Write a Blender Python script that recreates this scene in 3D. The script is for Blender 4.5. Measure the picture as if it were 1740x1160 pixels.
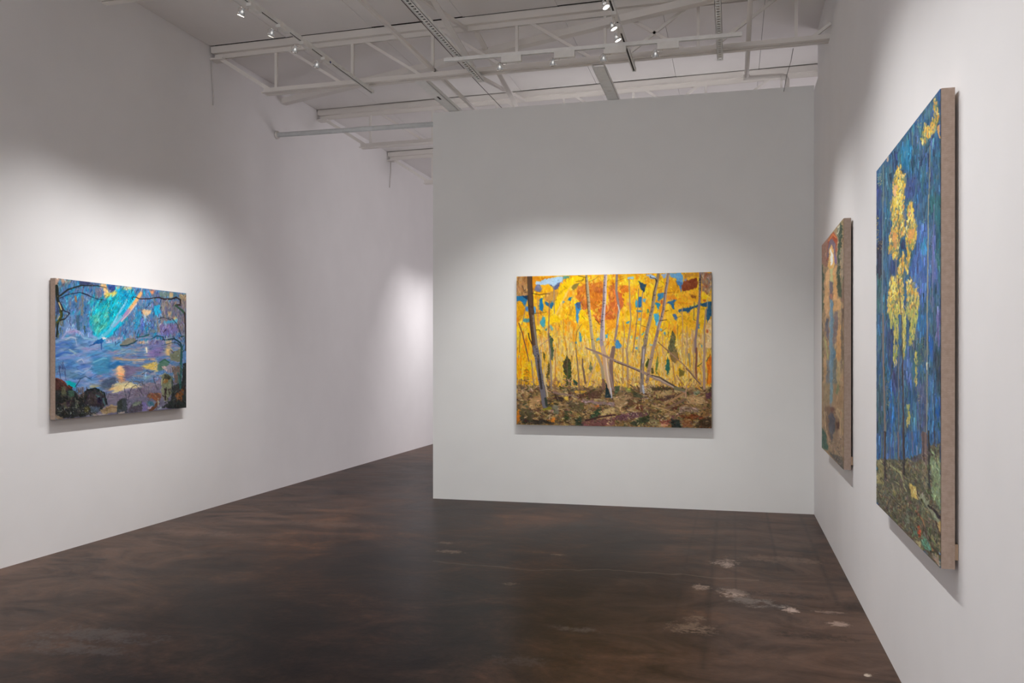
import bpy, bmesh, math, random
import numpy as np
from mathutils import Vector, Matrix

scene = bpy.context.scene
for o in list(bpy.data.objects):
    bpy.data.objects.remove(o)

# ------------------------------------------------------------------ camera
YAW = math.radians(14.18)
F_PX = 1484.0
cam_d = bpy.data.cameras.new('camera')
cam_d.sensor_width = 36.0
cam_d.lens = F_PX / 1740.0 * 36.0
cam_d.shift_y = 27.0 / 1740.0
cam_d.clip_start = 0.05
cam = bpy.data.objects.new('camera', cam_d)
scene.collection.objects.link(cam)
cam.location = (0, 0, 1.5)
cam.rotation_euler = (math.pi / 2, 0, YAW)
scene.camera = cam

# ------------------------------------------------------------------ world, exposure
world = bpy.data.worlds.new('world')
scene.world = world
world.use_nodes = True
world.node_tree.nodes['Background'].inputs[0].default_value = (0.02, 0.02, 0.02, 1)
world.node_tree.nodes['Background'].inputs[1].default_value = 1.0
vs = scene.view_settings
vs.view_transform = 'Standard'
vs.look = 'None'
vs.exposure = 0.04
vs.gamma = 1.0
vs.use_curve_mapping = False
scene.cycles.use_denoising = True
scene.cycles.use_adaptive_sampling = True
scene.cycles.adaptive_threshold = 0.03
scene.cycles.max_bounces = 8
scene.cycles.diffuse_bounces = 5
scene.cycles.glossy_bounces = 3
scene.cycles.transmission_bounces = 6
scene.cycles.sample_clamp_indirect = 4.0
scene.cycles.caustics_reflective = False
scene.cycles.caustics_refractive = False

# unseen spots outside the frame: position, aim point, watts, cone (degrees), tint
WARM = (1.0, 0.99, 0.985)
PALE = (1.0, 0.955, 0.975)
TRACK_Z = 4.045
LEFT_X, RIGHT_X, BACK_Y = -5.04, 0.755, 8.80
K = 1.0
def bare_spot(name, loc, aim, watts, cone, tint=WARM):
    """an unseen spot light without a fixture, outside the frame"""
    l = bpy.data.lights.new(name, 'SPOT')
    l.energy = watts * K; l.color = tint; l.spot_size = math.radians(cone); l.spot_blend = 1.0
    l.shadow_soft_size = 0.025
    o = bpy.data.objects.new(name, l)
    scene.collection.objects.link(o)
    o.location = loc
    o.rotation_euler = (Vector(aim) - Vector(loc)).to_track_quat('-Z', 'Y').to_euler()
    return o
# left wall, nearer than the frame; those behind the camera added to brighten the room
for y, ay in ((3.9, 3.5), (3.3, 3.0), (2.2, 2.2), (0.6, 0.6), (-1.2, -1.2), (-3.0, -3.0), (-5.0, -5.0)):
    bare_spot('unseen_spot_light', (-3.37, y, 3.93), (LEFT_X, ay, 0.10), 140, 84)
# right wall, nearer than the frame; the ones behind the camera are added for ambient
for y, ay in ((5.2, 4.5), (4.6, 4.1), (4.0, 3.6), (3.1, 2.9), (2.3, 2.3), (1.2, 1.2), (-0.6, -0.6), (-2.6, -2.6), (-5.0, -5.0)):
    bare_spot('unseen_spot_light', (-0.85, y, 3.93), (RIGHT_X, ay, 0.7), 72, 84)
# the room behind the partition
for y in (12.9, 13.5, 14.1):
    bare_spot('unseen_spot_light', (-3.37, y, 3.93), (LEFT_X, y + 0.2, 1.0), 105, 66, PALE)
for x, y, ax, ay in ((-2.2, 10.9, -2.2, 8.95), (-0.6, 10.9, -0.6, 8.95), (1.0, 10.9, 1.0, 8.95)):  # unseen spots added to brighten the ceiling behind the partition
    bare_spot('unseen_spot_light', (x, y, 3.7), (ax, ay, 2.5), 330, 78, PALE)
# unseen area lights added to lift the ambient, set in made-up window openings
def added_fill_light(name, loc, rot, w, h, watts, col):
    l = bpy.data.lights.new(name, 'AREA'); l.shape = 'RECTANGLE'; l.size = w; l.size_y = h
    l.energy = watts; l.color = col
    o = bpy.data.objects.new(name, l); scene.collection.objects.link(o)
    o.location = loc; o.rotation_euler = rot
added_fill_light('unseen_front_fill', (-2.15, -9.06, 1.45), (math.pi/2, 0, 0), 5.2, 2.6, 350, (1.0, 0.965, 0.985))
added_fill_light('unseen_rear_fill', (4.56, 13.6, 1.4), (math.pi/2, 0, math.pi/2), 6.0, 2.4, 190, (1.0, 0.93, 0.985))

# ------------------------------------------------------------------ helpers
COL = scene.collection
def srgb(r, g, b):
    f = lambda c: (c / 12.92 if c <= 0.04045 else ((c + 0.055) / 1.055) ** 2.4)
    return (f(r / 255), f(g / 255), f(b / 255), 1)

def mesh_obj(name, verts, faces, mat=None, parent=None, smooth=False):
    me = bpy.data.meshes.new(name)
    me.from_pydata([tuple(v) for v in verts], [], faces)
    me.update()
    if smooth:
        for p in me.polygons: p.use_smooth = True
    if mat: me.materials.append(mat)
    o = bpy.data.objects.new(name, me)
    COL.objects.link(o)
    if parent is not None: o.parent = parent
    return o

class MB:
    """collects simple solids into one mesh"""
    def __init__(self): self.v = []; self.f = []
    def box(self, a, b):
        x0, y0, z0 = a; x1, y1, z1 = b
        n = len(self.v)
        self.v += [(x0,y0,z0),(x1,y0,z0),(x1,y1,z0),(x0,y1,z0),(x0,y0,z1),(x1,y0,z1),(x1,y1,z1),(x0,y1,z1)]
        self.f += [tuple(n+i for i in q) for q in ((0,3,2,1),(4,5,6,7),(0,1,5,4),(1,2,6,5),(2,3,7,6),(3,0,4,7))]
        return self
    def bar(self, p, q, w, h, up=(0,0,1)):
        p = Vector(p); q = Vector(q); d = (q-p).normalized()
        u = Vector(up)
        s = d.cross(u)
        if s.length < 1e-4: s = d.cross(Vector((0,1,0)))
        s.normalize(); t = s.cross(d).normalized()
        n = len(self.v)
        for c in (p, q):
            for a, b in ((-1,-1),(1,-1),(1,1),(-1,1)):
                self.v.append(tuple(c + s*(a*w/2) + t*(b*h/2)))
        self.f += [tuple(n+i for i in r) for r in ((0,1,2,3),(7,6,5,4),(0,4,5,1),(1,5,6,2),(2,6,7,3),(3,7,4,0))]
        return self
    def tube(self, pts, r, seg=8, cap=True):
        pts = [Vector(p) for p in pts]
        rs = r if isinstance(r, (list, tuple)) else [r]*len(pts)
        n0 = len(self.v)
        prev = None
        for i, p in enumerate(pts):
            if i == 0: d = pts[1]-p
            elif i == len(pts)-1: d = p-pts[i-1]
            else: d = (pts[i+1]-p).normalized()+(p-pts[i-1]).normalized()
            d.normalize()
            if prev is None:
                a = d.cross(Vector((0,0,1)))
                if a.length < 1e-3: a = d.cross(Vector((1,0,0)))
            else:
                a = prev - d*prev.dot(d)
            a.normalize(); prev = a
            b = d.cross(a)
            for k in range(seg):
                t = 2*math.pi*k/seg
                self.v.append(tuple(p + a*math.cos(t)*rs[i] + b*math.sin(t)*rs[i]))
        for i in range(len(pts)-1):
            for k in range(seg):
                k2 = (k+1) % seg
                self.f.append((n0+i*seg+k, n0+i*seg+k2, n0+(i+1)*seg+k2, n0+(i+1)*seg+k))
        if cap:
            self.f.append(tuple(n0+k for k in reversed(range(seg))))
            self.f.append(tuple(n0+(len(pts)-1)*seg+k for k in range(seg)))
        return self
    def lathe(self, prof, seg=16, M=None):
        n0 = len(self.v)
        for r, z in prof:
            for k in range(seg):
                t = 2*math.pi*k/seg
                p = Vector((r*math.cos(t), r*math.sin(t), z))
                self.v.append(tuple(M @ p if M else p))
        for i in range(len(prof)-1):
            for k in range(seg):
                k2 = (k+1) % seg
                self.f.append((n0+i*seg+k, n0+i*seg+k2, n0+(i+1)*seg+k2, n0+(i+1)*seg+k))
        return self
    def xform(self, M):
        self.v = [tuple(M @ Vector(p)) for p in self.v]; return self
    def build(self, name, mat, parent=None, smooth=False):
        return mesh_obj(name, self.v, self.f, mat, parent, smooth)

def tag(o, label=None, cat=None, group=None, kind=None):
    if label: o['label'] = label
    if cat: o['category'] = cat
    if group: o['group'] = group
    if kind: o['kind'] = kind
    return o
def empty(name, loc, rz=0.0):
    e = bpy.data.objects.new(name, None)
    e.empty_display_size = 0.1
    e.location = loc; e.rotation_euler = (0, 0, rz)
    COL.objects.link(e)
    return e

# ------------------------------------------------------------------ materials
def new_mat(name):
    m = bpy.data.materials.new(name); m.use_nodes = True
    nt = m.node_tree
    return m, nt, nt.nodes['Principled BSDF']
def link(nt, a, b): nt.links.new(a, b)
def noise(nt, scale, detail=4, rough=0.55, vec=None, dist=0.0):
    n = nt.nodes.new('ShaderNodeTexNoise')
    n.inputs['Scale'].default_value = scale; n.inputs['Detail'].default_value = detail
    n.inputs['Roughness'].default_value = rough; n.inputs['Distortion'].default_value = dist
    if vec is not None: link(nt, vec, n.inputs['Vector'])
    return n
def ramp(nt, src, stops):
    r = nt.nodes.new('ShaderNodeValToRGB')
    e = r.color_ramp.elements
    e[0].position, e[0].color = stops[0]
    e[1].position, e[1].color = stops[-1]
    for p, c in stops[1:-1]:
        k = e.new(p); k.color = c
    link(nt, src, r.inputs[0])
    return r
def mixc(nt, fac, a, b, mode='MIX'):
    m = nt.nodes.new('ShaderNodeMix'); m.data_type = 'RGBA'; m.blend_type = mode
    if isinstance(fac, (int, float)): m.inputs[0].default_value = fac
    else: link(nt, fac, m.inputs[0])
    for i, v in ((6, a), (7, b)):
        if isinstance(v, tuple): m.inputs[i].default_value = v
        else: link(nt, v, m.inputs[i])
    return m.outputs[2]
def math_n(nt, op, a, b=None, c=None, clamp=False):
    m = nt.nodes.new('ShaderNodeMath'); m.operation = op; m.use_clamp = clamp
    for i, v in enumerate((a, b, c)):
        if v is None: continue
        if isinstance(v, (int, float)): m.inputs[i].default_value = v
        else: link(nt, v, m.inputs[i])
    return m.outputs[0]
def bump(nt, h, strength, dist):
    b = nt.nodes.new('ShaderNodeBump'); b.inputs['Strength'].default_value = strength
    b.inputs['Distance'].default_value = dist
    link(nt, h, b.inputs['Height'])
    return b.outputs[0]
def texco(nt): return nt.nodes.new('ShaderNodeTexCoord').outputs['Object']

def paint_mat(name, col, rough=0.6, mottle=0.03, bumpd=0.0006):
    m, nt, bs = new_mat(name)
    tc = texco(nt)
    n = noise(nt, 1.1, 3, 0.6, tc)
    dark = tuple(c*(1-mottle) for c in col[:3]) + (1,)
    light = tuple(min(1, c*(1+mottle*0.6)) for c in col[:3]) + (1,)
    r = ramp(nt, n.outputs[0], [(0.3, dark), (0.7, light)])
    link(nt, r.outputs[0], bs.inputs['Base Color'])
    bs.inputs['Roughness'].default_value = rough
    bs.inputs['Specular IOR Level'].default_value = 0.3
    n2 = noise(nt, 220, 2, 0.5, tc)
    link(nt, bump(nt, n2.outputs[0], 0.15, bumpd), bs.inputs['Normal'])
    return m
def plain_mat(name, col, rough=0.5, metal=0.0):
    m, nt, bs = new_mat(name)
    tc = texco(nt)
    n = noise(nt, 14, 3, 0.6, tc)
    r = ramp(nt, n.outputs[0], [(0.25, tuple(c*0.92 for c in col[:3])+(1,)), (0.75, tuple(min(1,c*1.05) for c in col[:3])+(1,))])
    link(nt, r.outputs[0], bs.inputs['Base Color'])
    bs.inputs['Roughness'].default_value = rough
    bs.inputs['Metallic'].default_value = metal
    return m

M_WALL = paint_mat('wall_paint', (0.858, 0.846, 0.846, 1))
M_PARTITION = paint_mat('partition_paint', (0.835, 0.845, 0.825, 1))
M_PANEL = paint_mat('ceiling_panel_paint', (0.915, 0.895, 0.88, 1), 0.7)
M_DECK = plain_mat('dark_roof_deck', (0.03, 0.025, 0.02, 1), 0.9)
M_STEEL = paint_mat('painted_steel', (0.82, 0.79, 0.75, 1), 0.5)
M_GALV = plain_mat('galvanised_steel', (0.88, 0.895, 0.87, 1), 0.45, 0.0)
M_PIPE = plain_mat('grey_pipe_paint', (0.70, 0.735, 0.735, 1), 0.5)
M_DARK = plain_mat('dark_slot', (0.012, 0.011, 0.010, 1), 0.7)
M_TRACK = plain_mat('track_white', (0.82, 0.82, 0.79, 1), 0.45)
M_WHITE = plain_mat('white_plastic', (0.80, 0.79, 0.75, 1), 0.4)
M_CABLE = plain_mat('painted_cable', (0.70, 0.67, 0.65, 1), 0.6)
M_WIRE = plain_mat('dark_wire', (0.10, 0.085, 0.08, 1), 0.6)
M_CHROME = plain_mat('bright_wire', (0.9, 0.88, 0.84, 1), 0.12, 1.0)
M_BLUE = plain_mat('blue_tape', (0.03, 0.06, 0.25, 1), 0.6)
M_WOOD = plain_mat('stretcher_pine', (0.42, 0.30, 0.20, 1), 0.7)

def linen_mat():
    m, nt, bs = new_mat('raw_linen')
    tc = texco(nt)
    w = nt.nodes.new('ShaderNodeTexWave'); w.bands_direction = 'Z'; w.inputs['Scale'].default_value = 90
    w.inputs['Distortion'].default_value = 3.0; w.inputs['Detail'].default_value = 2
    link(nt, tc, w.inputs['Vector'])
    n = noise(nt, 60, 3, 0.6, tc)
    f = math_n(nt, 'MULTIPLY', w.outputs[0], n.outputs[0])
    r = ramp(nt, f, [(0.1, srgb(150, 130, 115)), (0.6, srgb(188, 168, 154))])
    link(nt, r.outputs[0], bs.inputs['Base Color'])
    bs.inputs['Roughness'].default_value = 0.85
    link(nt, bump(nt, f, 0.4, 0.001), bs.inputs['Normal'])
    return m
M_LINEN = linen_mat()

def oil_mat():
    m, nt, bs = new_mat('oil_paint')
    a = nt.nodes.new('ShaderNodeAttribute'); a.attribute_name = 'paint'
    link(nt, a.outputs['Color'], bs.inputs['Base Color'])
    bs.inputs['Roughness'].default_value = 0.55
    bs.inputs['Specular IOR Level'].default_value = 0.12
    tc = texco(nt)
    n = noise(nt, 130, 3, 0.6, tc)
    link(nt, bump(nt, n.outputs[0], 0.25, 0.0015), bs.inputs['Normal'])
    return m
M_OIL = oil_mat()

def px_floor(x, y):
    """where a floor mark measured in the photograph lies on the floor"""
    d = 1.5 * F_PX / (y - 607.0)
    xc = (x - 870.0) / F_PX * d
    c, s = math.cos(YAW), math.sin(YAW)
    return (xc*c - d*s, xc*s + d*c)

def floor_mat():
    m, nt, bs = new_mat('stained_concrete')
    tc = texco(nt)
    big = noise(nt, 0.5, 4, 0.62, tc, 0.8)
    mid = noise(nt, 1.7, 6, 0.70, tc, 1.2)
    fine = noise(nt, 22, 4, 0.75, tc)
    mp = nt.nodes.new('ShaderNodeMapping'); mp.inputs['Scale'].default_value = (1.0, 1.7, 1.0); mp.inputs['Rotation'].default_value = (0, 0, 0.25)
    link(nt, tc, mp.inputs['Vector'])
    swirl = noise(nt, 1.4, 5, 0.66, mp.outputs[0], 1.6)
    base = ramp(nt, mid.outputs[0], [(0.28, (0.022, 0.0152, 0.0123, 1)), (0.46, (0.038, 0.0240, 0.0180, 1)), (0.60, (0.062, 0.0385, 0.0275, 1)), (0.78, (0.110, 0.070, 0.050, 1))])
    tone = ramp(nt, big.outputs[0], [(0.34, (0.50, 0.52, 0.58, 1)), (0.50, (0.92, 0.88, 0.86, 1)), (0.66, (1.65, 1.32, 1.05, 1))])
    col = mixc(nt, 1.0, base.outputs[0], tone.outputs[0], 'MULTIPLY')
    sw = ramp(nt, swirl.outputs[0], [(0.34, (0.62, 0.62, 0.64, 1)), (0.52, (1, 1, 1, 1)), (0.68, (1.55, 1.42, 1.32, 1))])
    col = mixc(nt, 1.0, col, sw.outputs[0], 'MULTIPLY')
    grain = ramp(nt, fine.outputs[0], [(0.32, (0.60, 0.60, 0.60, 1)), (0.68, (1.35, 1.32, 1.30, 1))])
    col = mixc(nt, 0.9, col, grain.outputs[0], 'MULTIPLY')
    sep = nt.nodes.new('ShaderNodeSeparateXYZ'); link(nt, tc, sep.inputs[0])
    # redder old stain along the two long walls
    wr = math_n(nt, 'MULTIPLY_ADD', sep.outputs[0], 0.75, 0.72, True)
    wl = math_n(nt, 'MULTIPLY_ADD', sep.outputs[0], -0.55, -1.75, True)
    wv = math_n(nt, 'MAXIMUM', wr, wl)
    wv = math_n(nt, 'MULTIPLY', wv, math_n(nt, 'MULTIPLY_ADD', swirl.outputs[0], 2.6, -0.85, True))
    col = mixc(nt, wv, col, (0.118, 0.070, 0.050, 1))
    # ghost lines of removed partitions
    for X, w, y0, y1, k in ((-0.14, 0.03, 4.3, 8.8, 0.9), (0.315, 0.02, 6.4, 8.8, 1.0), (0.62, 0.025, 5.6, 8.8, 1.0), (-0.33, 0.02, 5.0, 8.8, 0.6), (0.02, 0.015, 5.5, 8.8, 0.7)):
        dx = math_n(nt, 'ABSOLUTE', math_n(nt, 'SUBTRACT', sep.outputs[0], X))
        f = math_n(nt, 'SUBTRACT', 1.0, math_n(nt, 'DIVIDE', dx, w), None, True)
        f2 = math_n(nt, 'MULTIPLY', math_n(nt, 'GREATER_THAN', sep.outputs[1], y0), math_n(nt, 'LESS_THAN', sep.outputs[1], y1))
        f = math_n(nt, 'MULTIPLY', math_n(nt, 'MULTIPLY', f, f2), k)
        col = mixc(nt, math_n(nt, 'MULTIPLY', f, mid.outputs[0]), col, (0.020, 0.014, 0.011, 1))
    # worn pale patches, chips, a filled crack
    edge = noise(nt, 8, 4, 0.75, tc)
    edge2 = noise(nt, 34, 3, 0.75, tc)
    en = math_n(nt, 'ADD', math_n(nt, 'MULTIPLY', edge.outputs[0], 2.2), math_n(nt, 'MULTIPLY', edge2.outputs[0], 1.6))
    spots = [((1232, 957), .10, .12, (0.385, 0.289, 0.236, 1), .85), ((1190, 997), .08, .06, (0.333, 0.245, 0.193, 1), .7),
             ((1244, 1008), .11, .09, (0.420, 0.315, 0.254, 1), .85), ((1275, 1020), .17, .08, (0.149, 0.123, 0.108, 1), .85),
             ((1312, 1031), .15, .05, (0.149, 0.123, 0.108, 1), .85), ((1345, 1036), .06, .05, (0.420, 0.315, 0.263, 1), .9),
             ((1176, 1068), .16, .10, (0.184, 0.126, 0.091, 1), .8), ((1184, 1050), .08, .05, (0.166, 0.116, 0.084, 1), .7),
             ((768, 937), .14, .05, (0.350, 0.245, 0.175, 1), .6), ((757, 922), .09, .04, (0.315, 0.210, 0.158, 1), .5),
             ((867, 991), .07, .035, (0.315, 0.210, 0.158, 1), .5), ((945, 942), .08, .025, (0.350, 0.245, 0.175, 1), .6),
             ((1425, 1059), .07, .05, (0.385, 0.280, 0.228, 1), .7), ((1410, 1040), .12, .03, (0.245, 0.175, 0.140, 1), .6),
             ((1330, 950), .45, .10, (0.175, 0.112, 0.081, 1), .6), ((1475, 1147), .02, .02, (0.525, 0.438, 0.350, 1), .9),
             ((985, 1069), .20, .04, (0.105, 0.088, 0.077, 1), .6), ((880, 1122), .20, .06, (0.088, 0.074, 0.065, 1), .5),
             ((165, 1078), .5, .10, (0.096, 0.082, 0.077, 1), .55), ((120, 1100), .45, .08, (0.088, 0.075, 0.070, 1), .55),
             ((560, 890), .6, .12, (0.131, 0.081, 0.056, 1), .5), ((330, 905), .6, .10, (0.131, 0.081, 0.060, 1), .5),
             ((165, 950), .14, .03, (0.013, 0.010, 0.008, 1), .8), ((200, 983), .22, .03, (0.016, 0.013, 0.010, 1), .7), ((300, 998), .2, .03, (0.016, 0.013, 0.010, 1), .6),
             ((690, 845), .3, .10, (0.016, 0.013, 0.011, 1), .6), ((1330, 1010), .5, .06, (0.019, 0.013, 0.010, 1), .6), ((1380, 1080), .3, .06, (0.019, 0.013, 0.010, 1), .6)]
    for (px, py), rx, ry, c, k in spots:
        X, Y = px_floor(px, py)
        dx = math_n(nt, 'DIVIDE', math_n(nt, 'SUBTRACT', sep.outputs[0], X), rx*1.5)
        dy = math_n(nt, 'DIVIDE', math_n(nt, 'SUBTRACT', sep.outputs[1], Y), ry*2.2)
        r2 = math_n(nt, 'ADD', math_n(nt, 'MULTIPLY', dx, dx), math_n(nt, 'MULTIPLY', dy, dy))
        f = math_n(nt, 'SUBTRACT', en, math_n(nt, 'MULTIPLY_ADD', r2, 1.2, 1.55))
        f = math_n(nt, 'MULTIPLY', math_n(nt, 'MULTIPLY', f, 2.4, None, True), k)
        col = mixc(nt, f, col, c)
    # hairline crack running across
    (xa, ya), (xb, yb) = px_floor(735, 953), px_floor(1290, 985)
    sl = (yb-ya)/(xb-xa)
    cy = math_n(nt, 'SUBTRACT', sep.outputs[1], math_n(nt, 'MULTIPLY_ADD', sep.outputs[0], sl, ya-sl*xa))
    cy = math_n(nt, 'ADD', cy, math_n(nt, 'MULTIPLY_ADD', big.outputs[0], 0.5, -0.25))
    cf = math_n(nt, 'SUBTRACT', 1.0, math_n(nt, 'DIVIDE', math_n(nt, 'ABSOLUTE', cy), 0.018), None, True)
    inx = math_n(nt, 'MULTIPLY', math_n(nt, 'GREATER_THAN', sep.outputs[0], xa), math_n(nt, 'LESS_THAN', sep.outputs[0], xb))
    col = mixc(nt, math_n(nt, 'MULTIPLY', math_n(nt, 'MULTIPLY', cf, inx), edge.outputs[0]), col, (0.20, 0.155, 0.125, 1))
    link(nt, col, bs.inputs['Base Color'])
    rr = nt.nodes.new('ShaderNodeMapRange')
    rr.inputs['To Min'].default_value = 0.20; rr.inputs['To Max'].default_value = 0.46
    link(nt, math_n(nt, 'ADD', math_n(nt, 'MULTIPLY', mid.outputs[0], 0.6), math_n(nt, 'MULTIPLY', fine.outputs[0], 0.4)), rr.inputs['Value'])
    link(nt, rr.outputs[0], bs.inputs['Roughness'])
    bs.inputs['Specular IOR Level'].default_value = 0.045
    h = math_n(nt, 'ADD', math_n(nt, 'MULTIPLY', mid.outputs[0], 0.6), math_n(nt, 'MULTIPLY', fine.outputs[0], 0.3))
    link(nt, bump(nt, h, 0.3, 0.006), bs.inputs['Normal'])
    return m
M_FLOOR = floor_mat()

def glass_mat():
    m, nt, bs = new_mat('dichroic_glass')
    bs.inputs['Base Color'].default_value = (0.93, 0.97, 1.0, 1)
    bs.inputs['Roughness'].default_value = 0.12
    bs.inputs['Transmission Weight'].default_value = 0.55
    bs.inputs['IOR'].default_value = 1.5
    tc = texco(nt); n = noise(nt, 300, 2, 0.5, tc)
    link(nt, bump(nt, n.outputs[0], 0.5, 0.002), bs.inputs['Normal'])
    return m
M_GLASS = glass_mat()
def glow_mat(name, s):
    m, nt, bs = new_mat(name)
    bs.inputs['Base Color'].default_value = (1, 1, 1, 1)
    bs.inputs['Emission Color'].default_value = (1.0, 0.96, 0.90, 1)
    bs.inputs['Emission Strength'].default_value = s
    return m
M_FACE = glow_mat('lit_bulb_face', 6.0)
M_CAPSULE = glow_mat('lit_capsule', 1.2)

# ------------------------------------------------------------------ the room
def struct(name, mb, mat, smooth=False):
    return tag(mb.build(name, mat, None, smooth), kind='structure')
Y_NEAR, Y_FAR, X_FAR = -9.0, 18.0, 4.5
SLOPE = 0.015
Z_CEIL = 4.592
def zc(x): return Z_CEIL + SLOPE * (x - LEFT_X)
struct('floor', MB().box((LEFT_X-.2, Y_NEAR-.2, -0.12), (X_FAR+.2, Y_FAR+.2, 0)), M_FLOOR)
tag(bpy.data.objects['floor'], 'dark brown stained concrete floor with worn pale patches')
tag(struct('wall_left', MB().box((LEFT_X-.2, Y_NEAR, 0), (LEFT_X, Y_FAR, 4.70)), M_WALL), 'long white wall on the left behind the blue painting')
tag(struct('wall_back', MB().box((-3.09, BACK_Y, 0), (RIGHT_X-0.0005, BACK_Y+.14, 4.10)), M_PARTITION), 'white free-standing partition wall carrying the yellow forest painting')
tag(struct('wall_right', MB().box((RIGHT_X, Y_NEAR, 0), (RIGHT_X+.14, BACK_Y+.14, 4.055)).box((RIGHT_X+.045, Y_NEAR, 4.055), (RIGHT_X+.14, BACK_Y+.14, 4.72)), M_WALL), 'white wall on the right carrying two tall paintings')
def pierced(name, a, b, o0, o1, axis, mat):
    """a wall from a to b with one opening o0..o1 (along the wall, height)"""
    m = MB()
    (x0, y0, z0), (x1, y1, z1) = a, b
    if axis == 'x':
        m.box((x0, y0, z0), (o0[0], y1, z1)); m.box((o1[0], y0, z0), (x1, y1, z1))
        m.box((o0[0], y0, z0), (o1[0], y1, o0[1])); m.box((o0[0], y0, o1[1]), (o1[0], y1, z1))
    else:
        m.box((x0, y0, z0), (x1, o0[0], z1)); m.box((x0, o1[0], z0), (x1, y1, z1))
        m.box((x0, o0[0], z0), (x1, o1[0], o0[1])); m.box((x0, o0[0], o1[1]), (x1, o1[0], z1))
    return struct(name, m, mat)
pierced('wall_near', (LEFT_X-.2, Y_NEAR-.2, 0), (X_FAR+.2, Y_NEAR, 4.8), (-4.75, .15), (.45, 2.75), 'x', M_WALL)
struct('wall_far', MB().box((LEFT_X-.2, Y_FAR, 0), (X_FAR+.2, Y_FAR+.2, 4.8)), M_WALL)
pierced('wall_far_right', (X_FAR, Y_NEAR, 0), (X_FAR+.2, Y_FAR, 4.8), (10.6, .2), (16.6, 2.6), 'y', M_WALL)
# made-up window frames in the openings for the added fill lights
m = MB()
for i in range(5):
    x = -4.75 + 5.2*i/4; m.box((x-.03, Y_NEAR-.06, .15), (x+.03, Y_NEAR, 2.75))
m.box((-4.75, Y_NEAR-.06, .15), (.45, Y_NEAR, .21)); m.box((-4.75, Y_NEAR-.06, 2.69), (.45, Y_NEAR, 2.75))
struct('added_window_1', m, M_DARK)
m = MB()
for i in range(5):
    y = 10.6 + 6.0*i/4; m.box((X_FAR, y-.03, .2), (X_FAR+.06, y+.03, 2.6))
m.box((X_FAR, 10.6, .2), (X_FAR+.06, 16.6, .26)); m.box((X_FAR, 10.6, 2.54), (X_FAR+.06, 16.6, 2.6))
struct('added_window_2', m, M_DARK)

# roof deck with separate panels below it
def slab(x0, x1, y0, y1, zoff, t):
    v = []
    for z in (zoff, zoff+t):
        v += [(x0,y0,zc(x0)+z),(x1,y0,zc(x1)+z),(x1,y1,zc(x1)+z),(x0,y1,zc(x0)+z)]
    f = [(0,3,2,1),(4,5,6,7),(0,1,5,4),(1,2,6,5),(2,3,7,6),(3,0,4,7)]
    return v, f
v, f = slab(LEFT_X-.2, X_FAR+.2, Y_NEAR-.2, Y_FAR+.2, 0.035, 0.12)
ceiling = tag(mesh_obj('ceiling', v, f, M_DECK), 'pale painted roof panels laid over the steel joists', kind='structure')
JOIST_Y = [5.44, 7.74, 10.04, 12.34, 14.64]
rnd = random.Random(4)
seams = [LEFT_X+.002, -4.21, -3.31, -2.41, -1.52, -0.62, 0.28, 1.18, 2.08, 2.98, 3.88, X_FAR-.002]
bays = [(Y_NEAR, 3.14), (3.14, 5.44), (5.44, 7.74), (7.74, 10.04), (10.04, 12.34), (12.34, 14.64), (14.64, Y_FAR)]
for bi, (y0, y1) in enumerate(bays):
    big = bi in (0, 6)
    xs = [(seams[0], seams[-1])] if big else list(zip(seams[:-1], seams[1:]))
    for x0, x1 in xs:
        if x0 > 0.9 and y1 < 8 and not big: continue
        g = rnd.choice((0.002, 0.007, 0.013, 0.016))
        v, f = slab(x0+.002, x1-.002, y0+.004, y1-.055-g, rnd.uniform(-0.002, 0.002), 0.022)
        mesh_obj('panel', v, f, M_PANEL, ceiling)
v, f = slab(0.9, X_FAR, 3.14, 7.74, 0.0, 0.022)
mesh_obj('panel', v, f, M_PANEL, ceiling)

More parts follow.
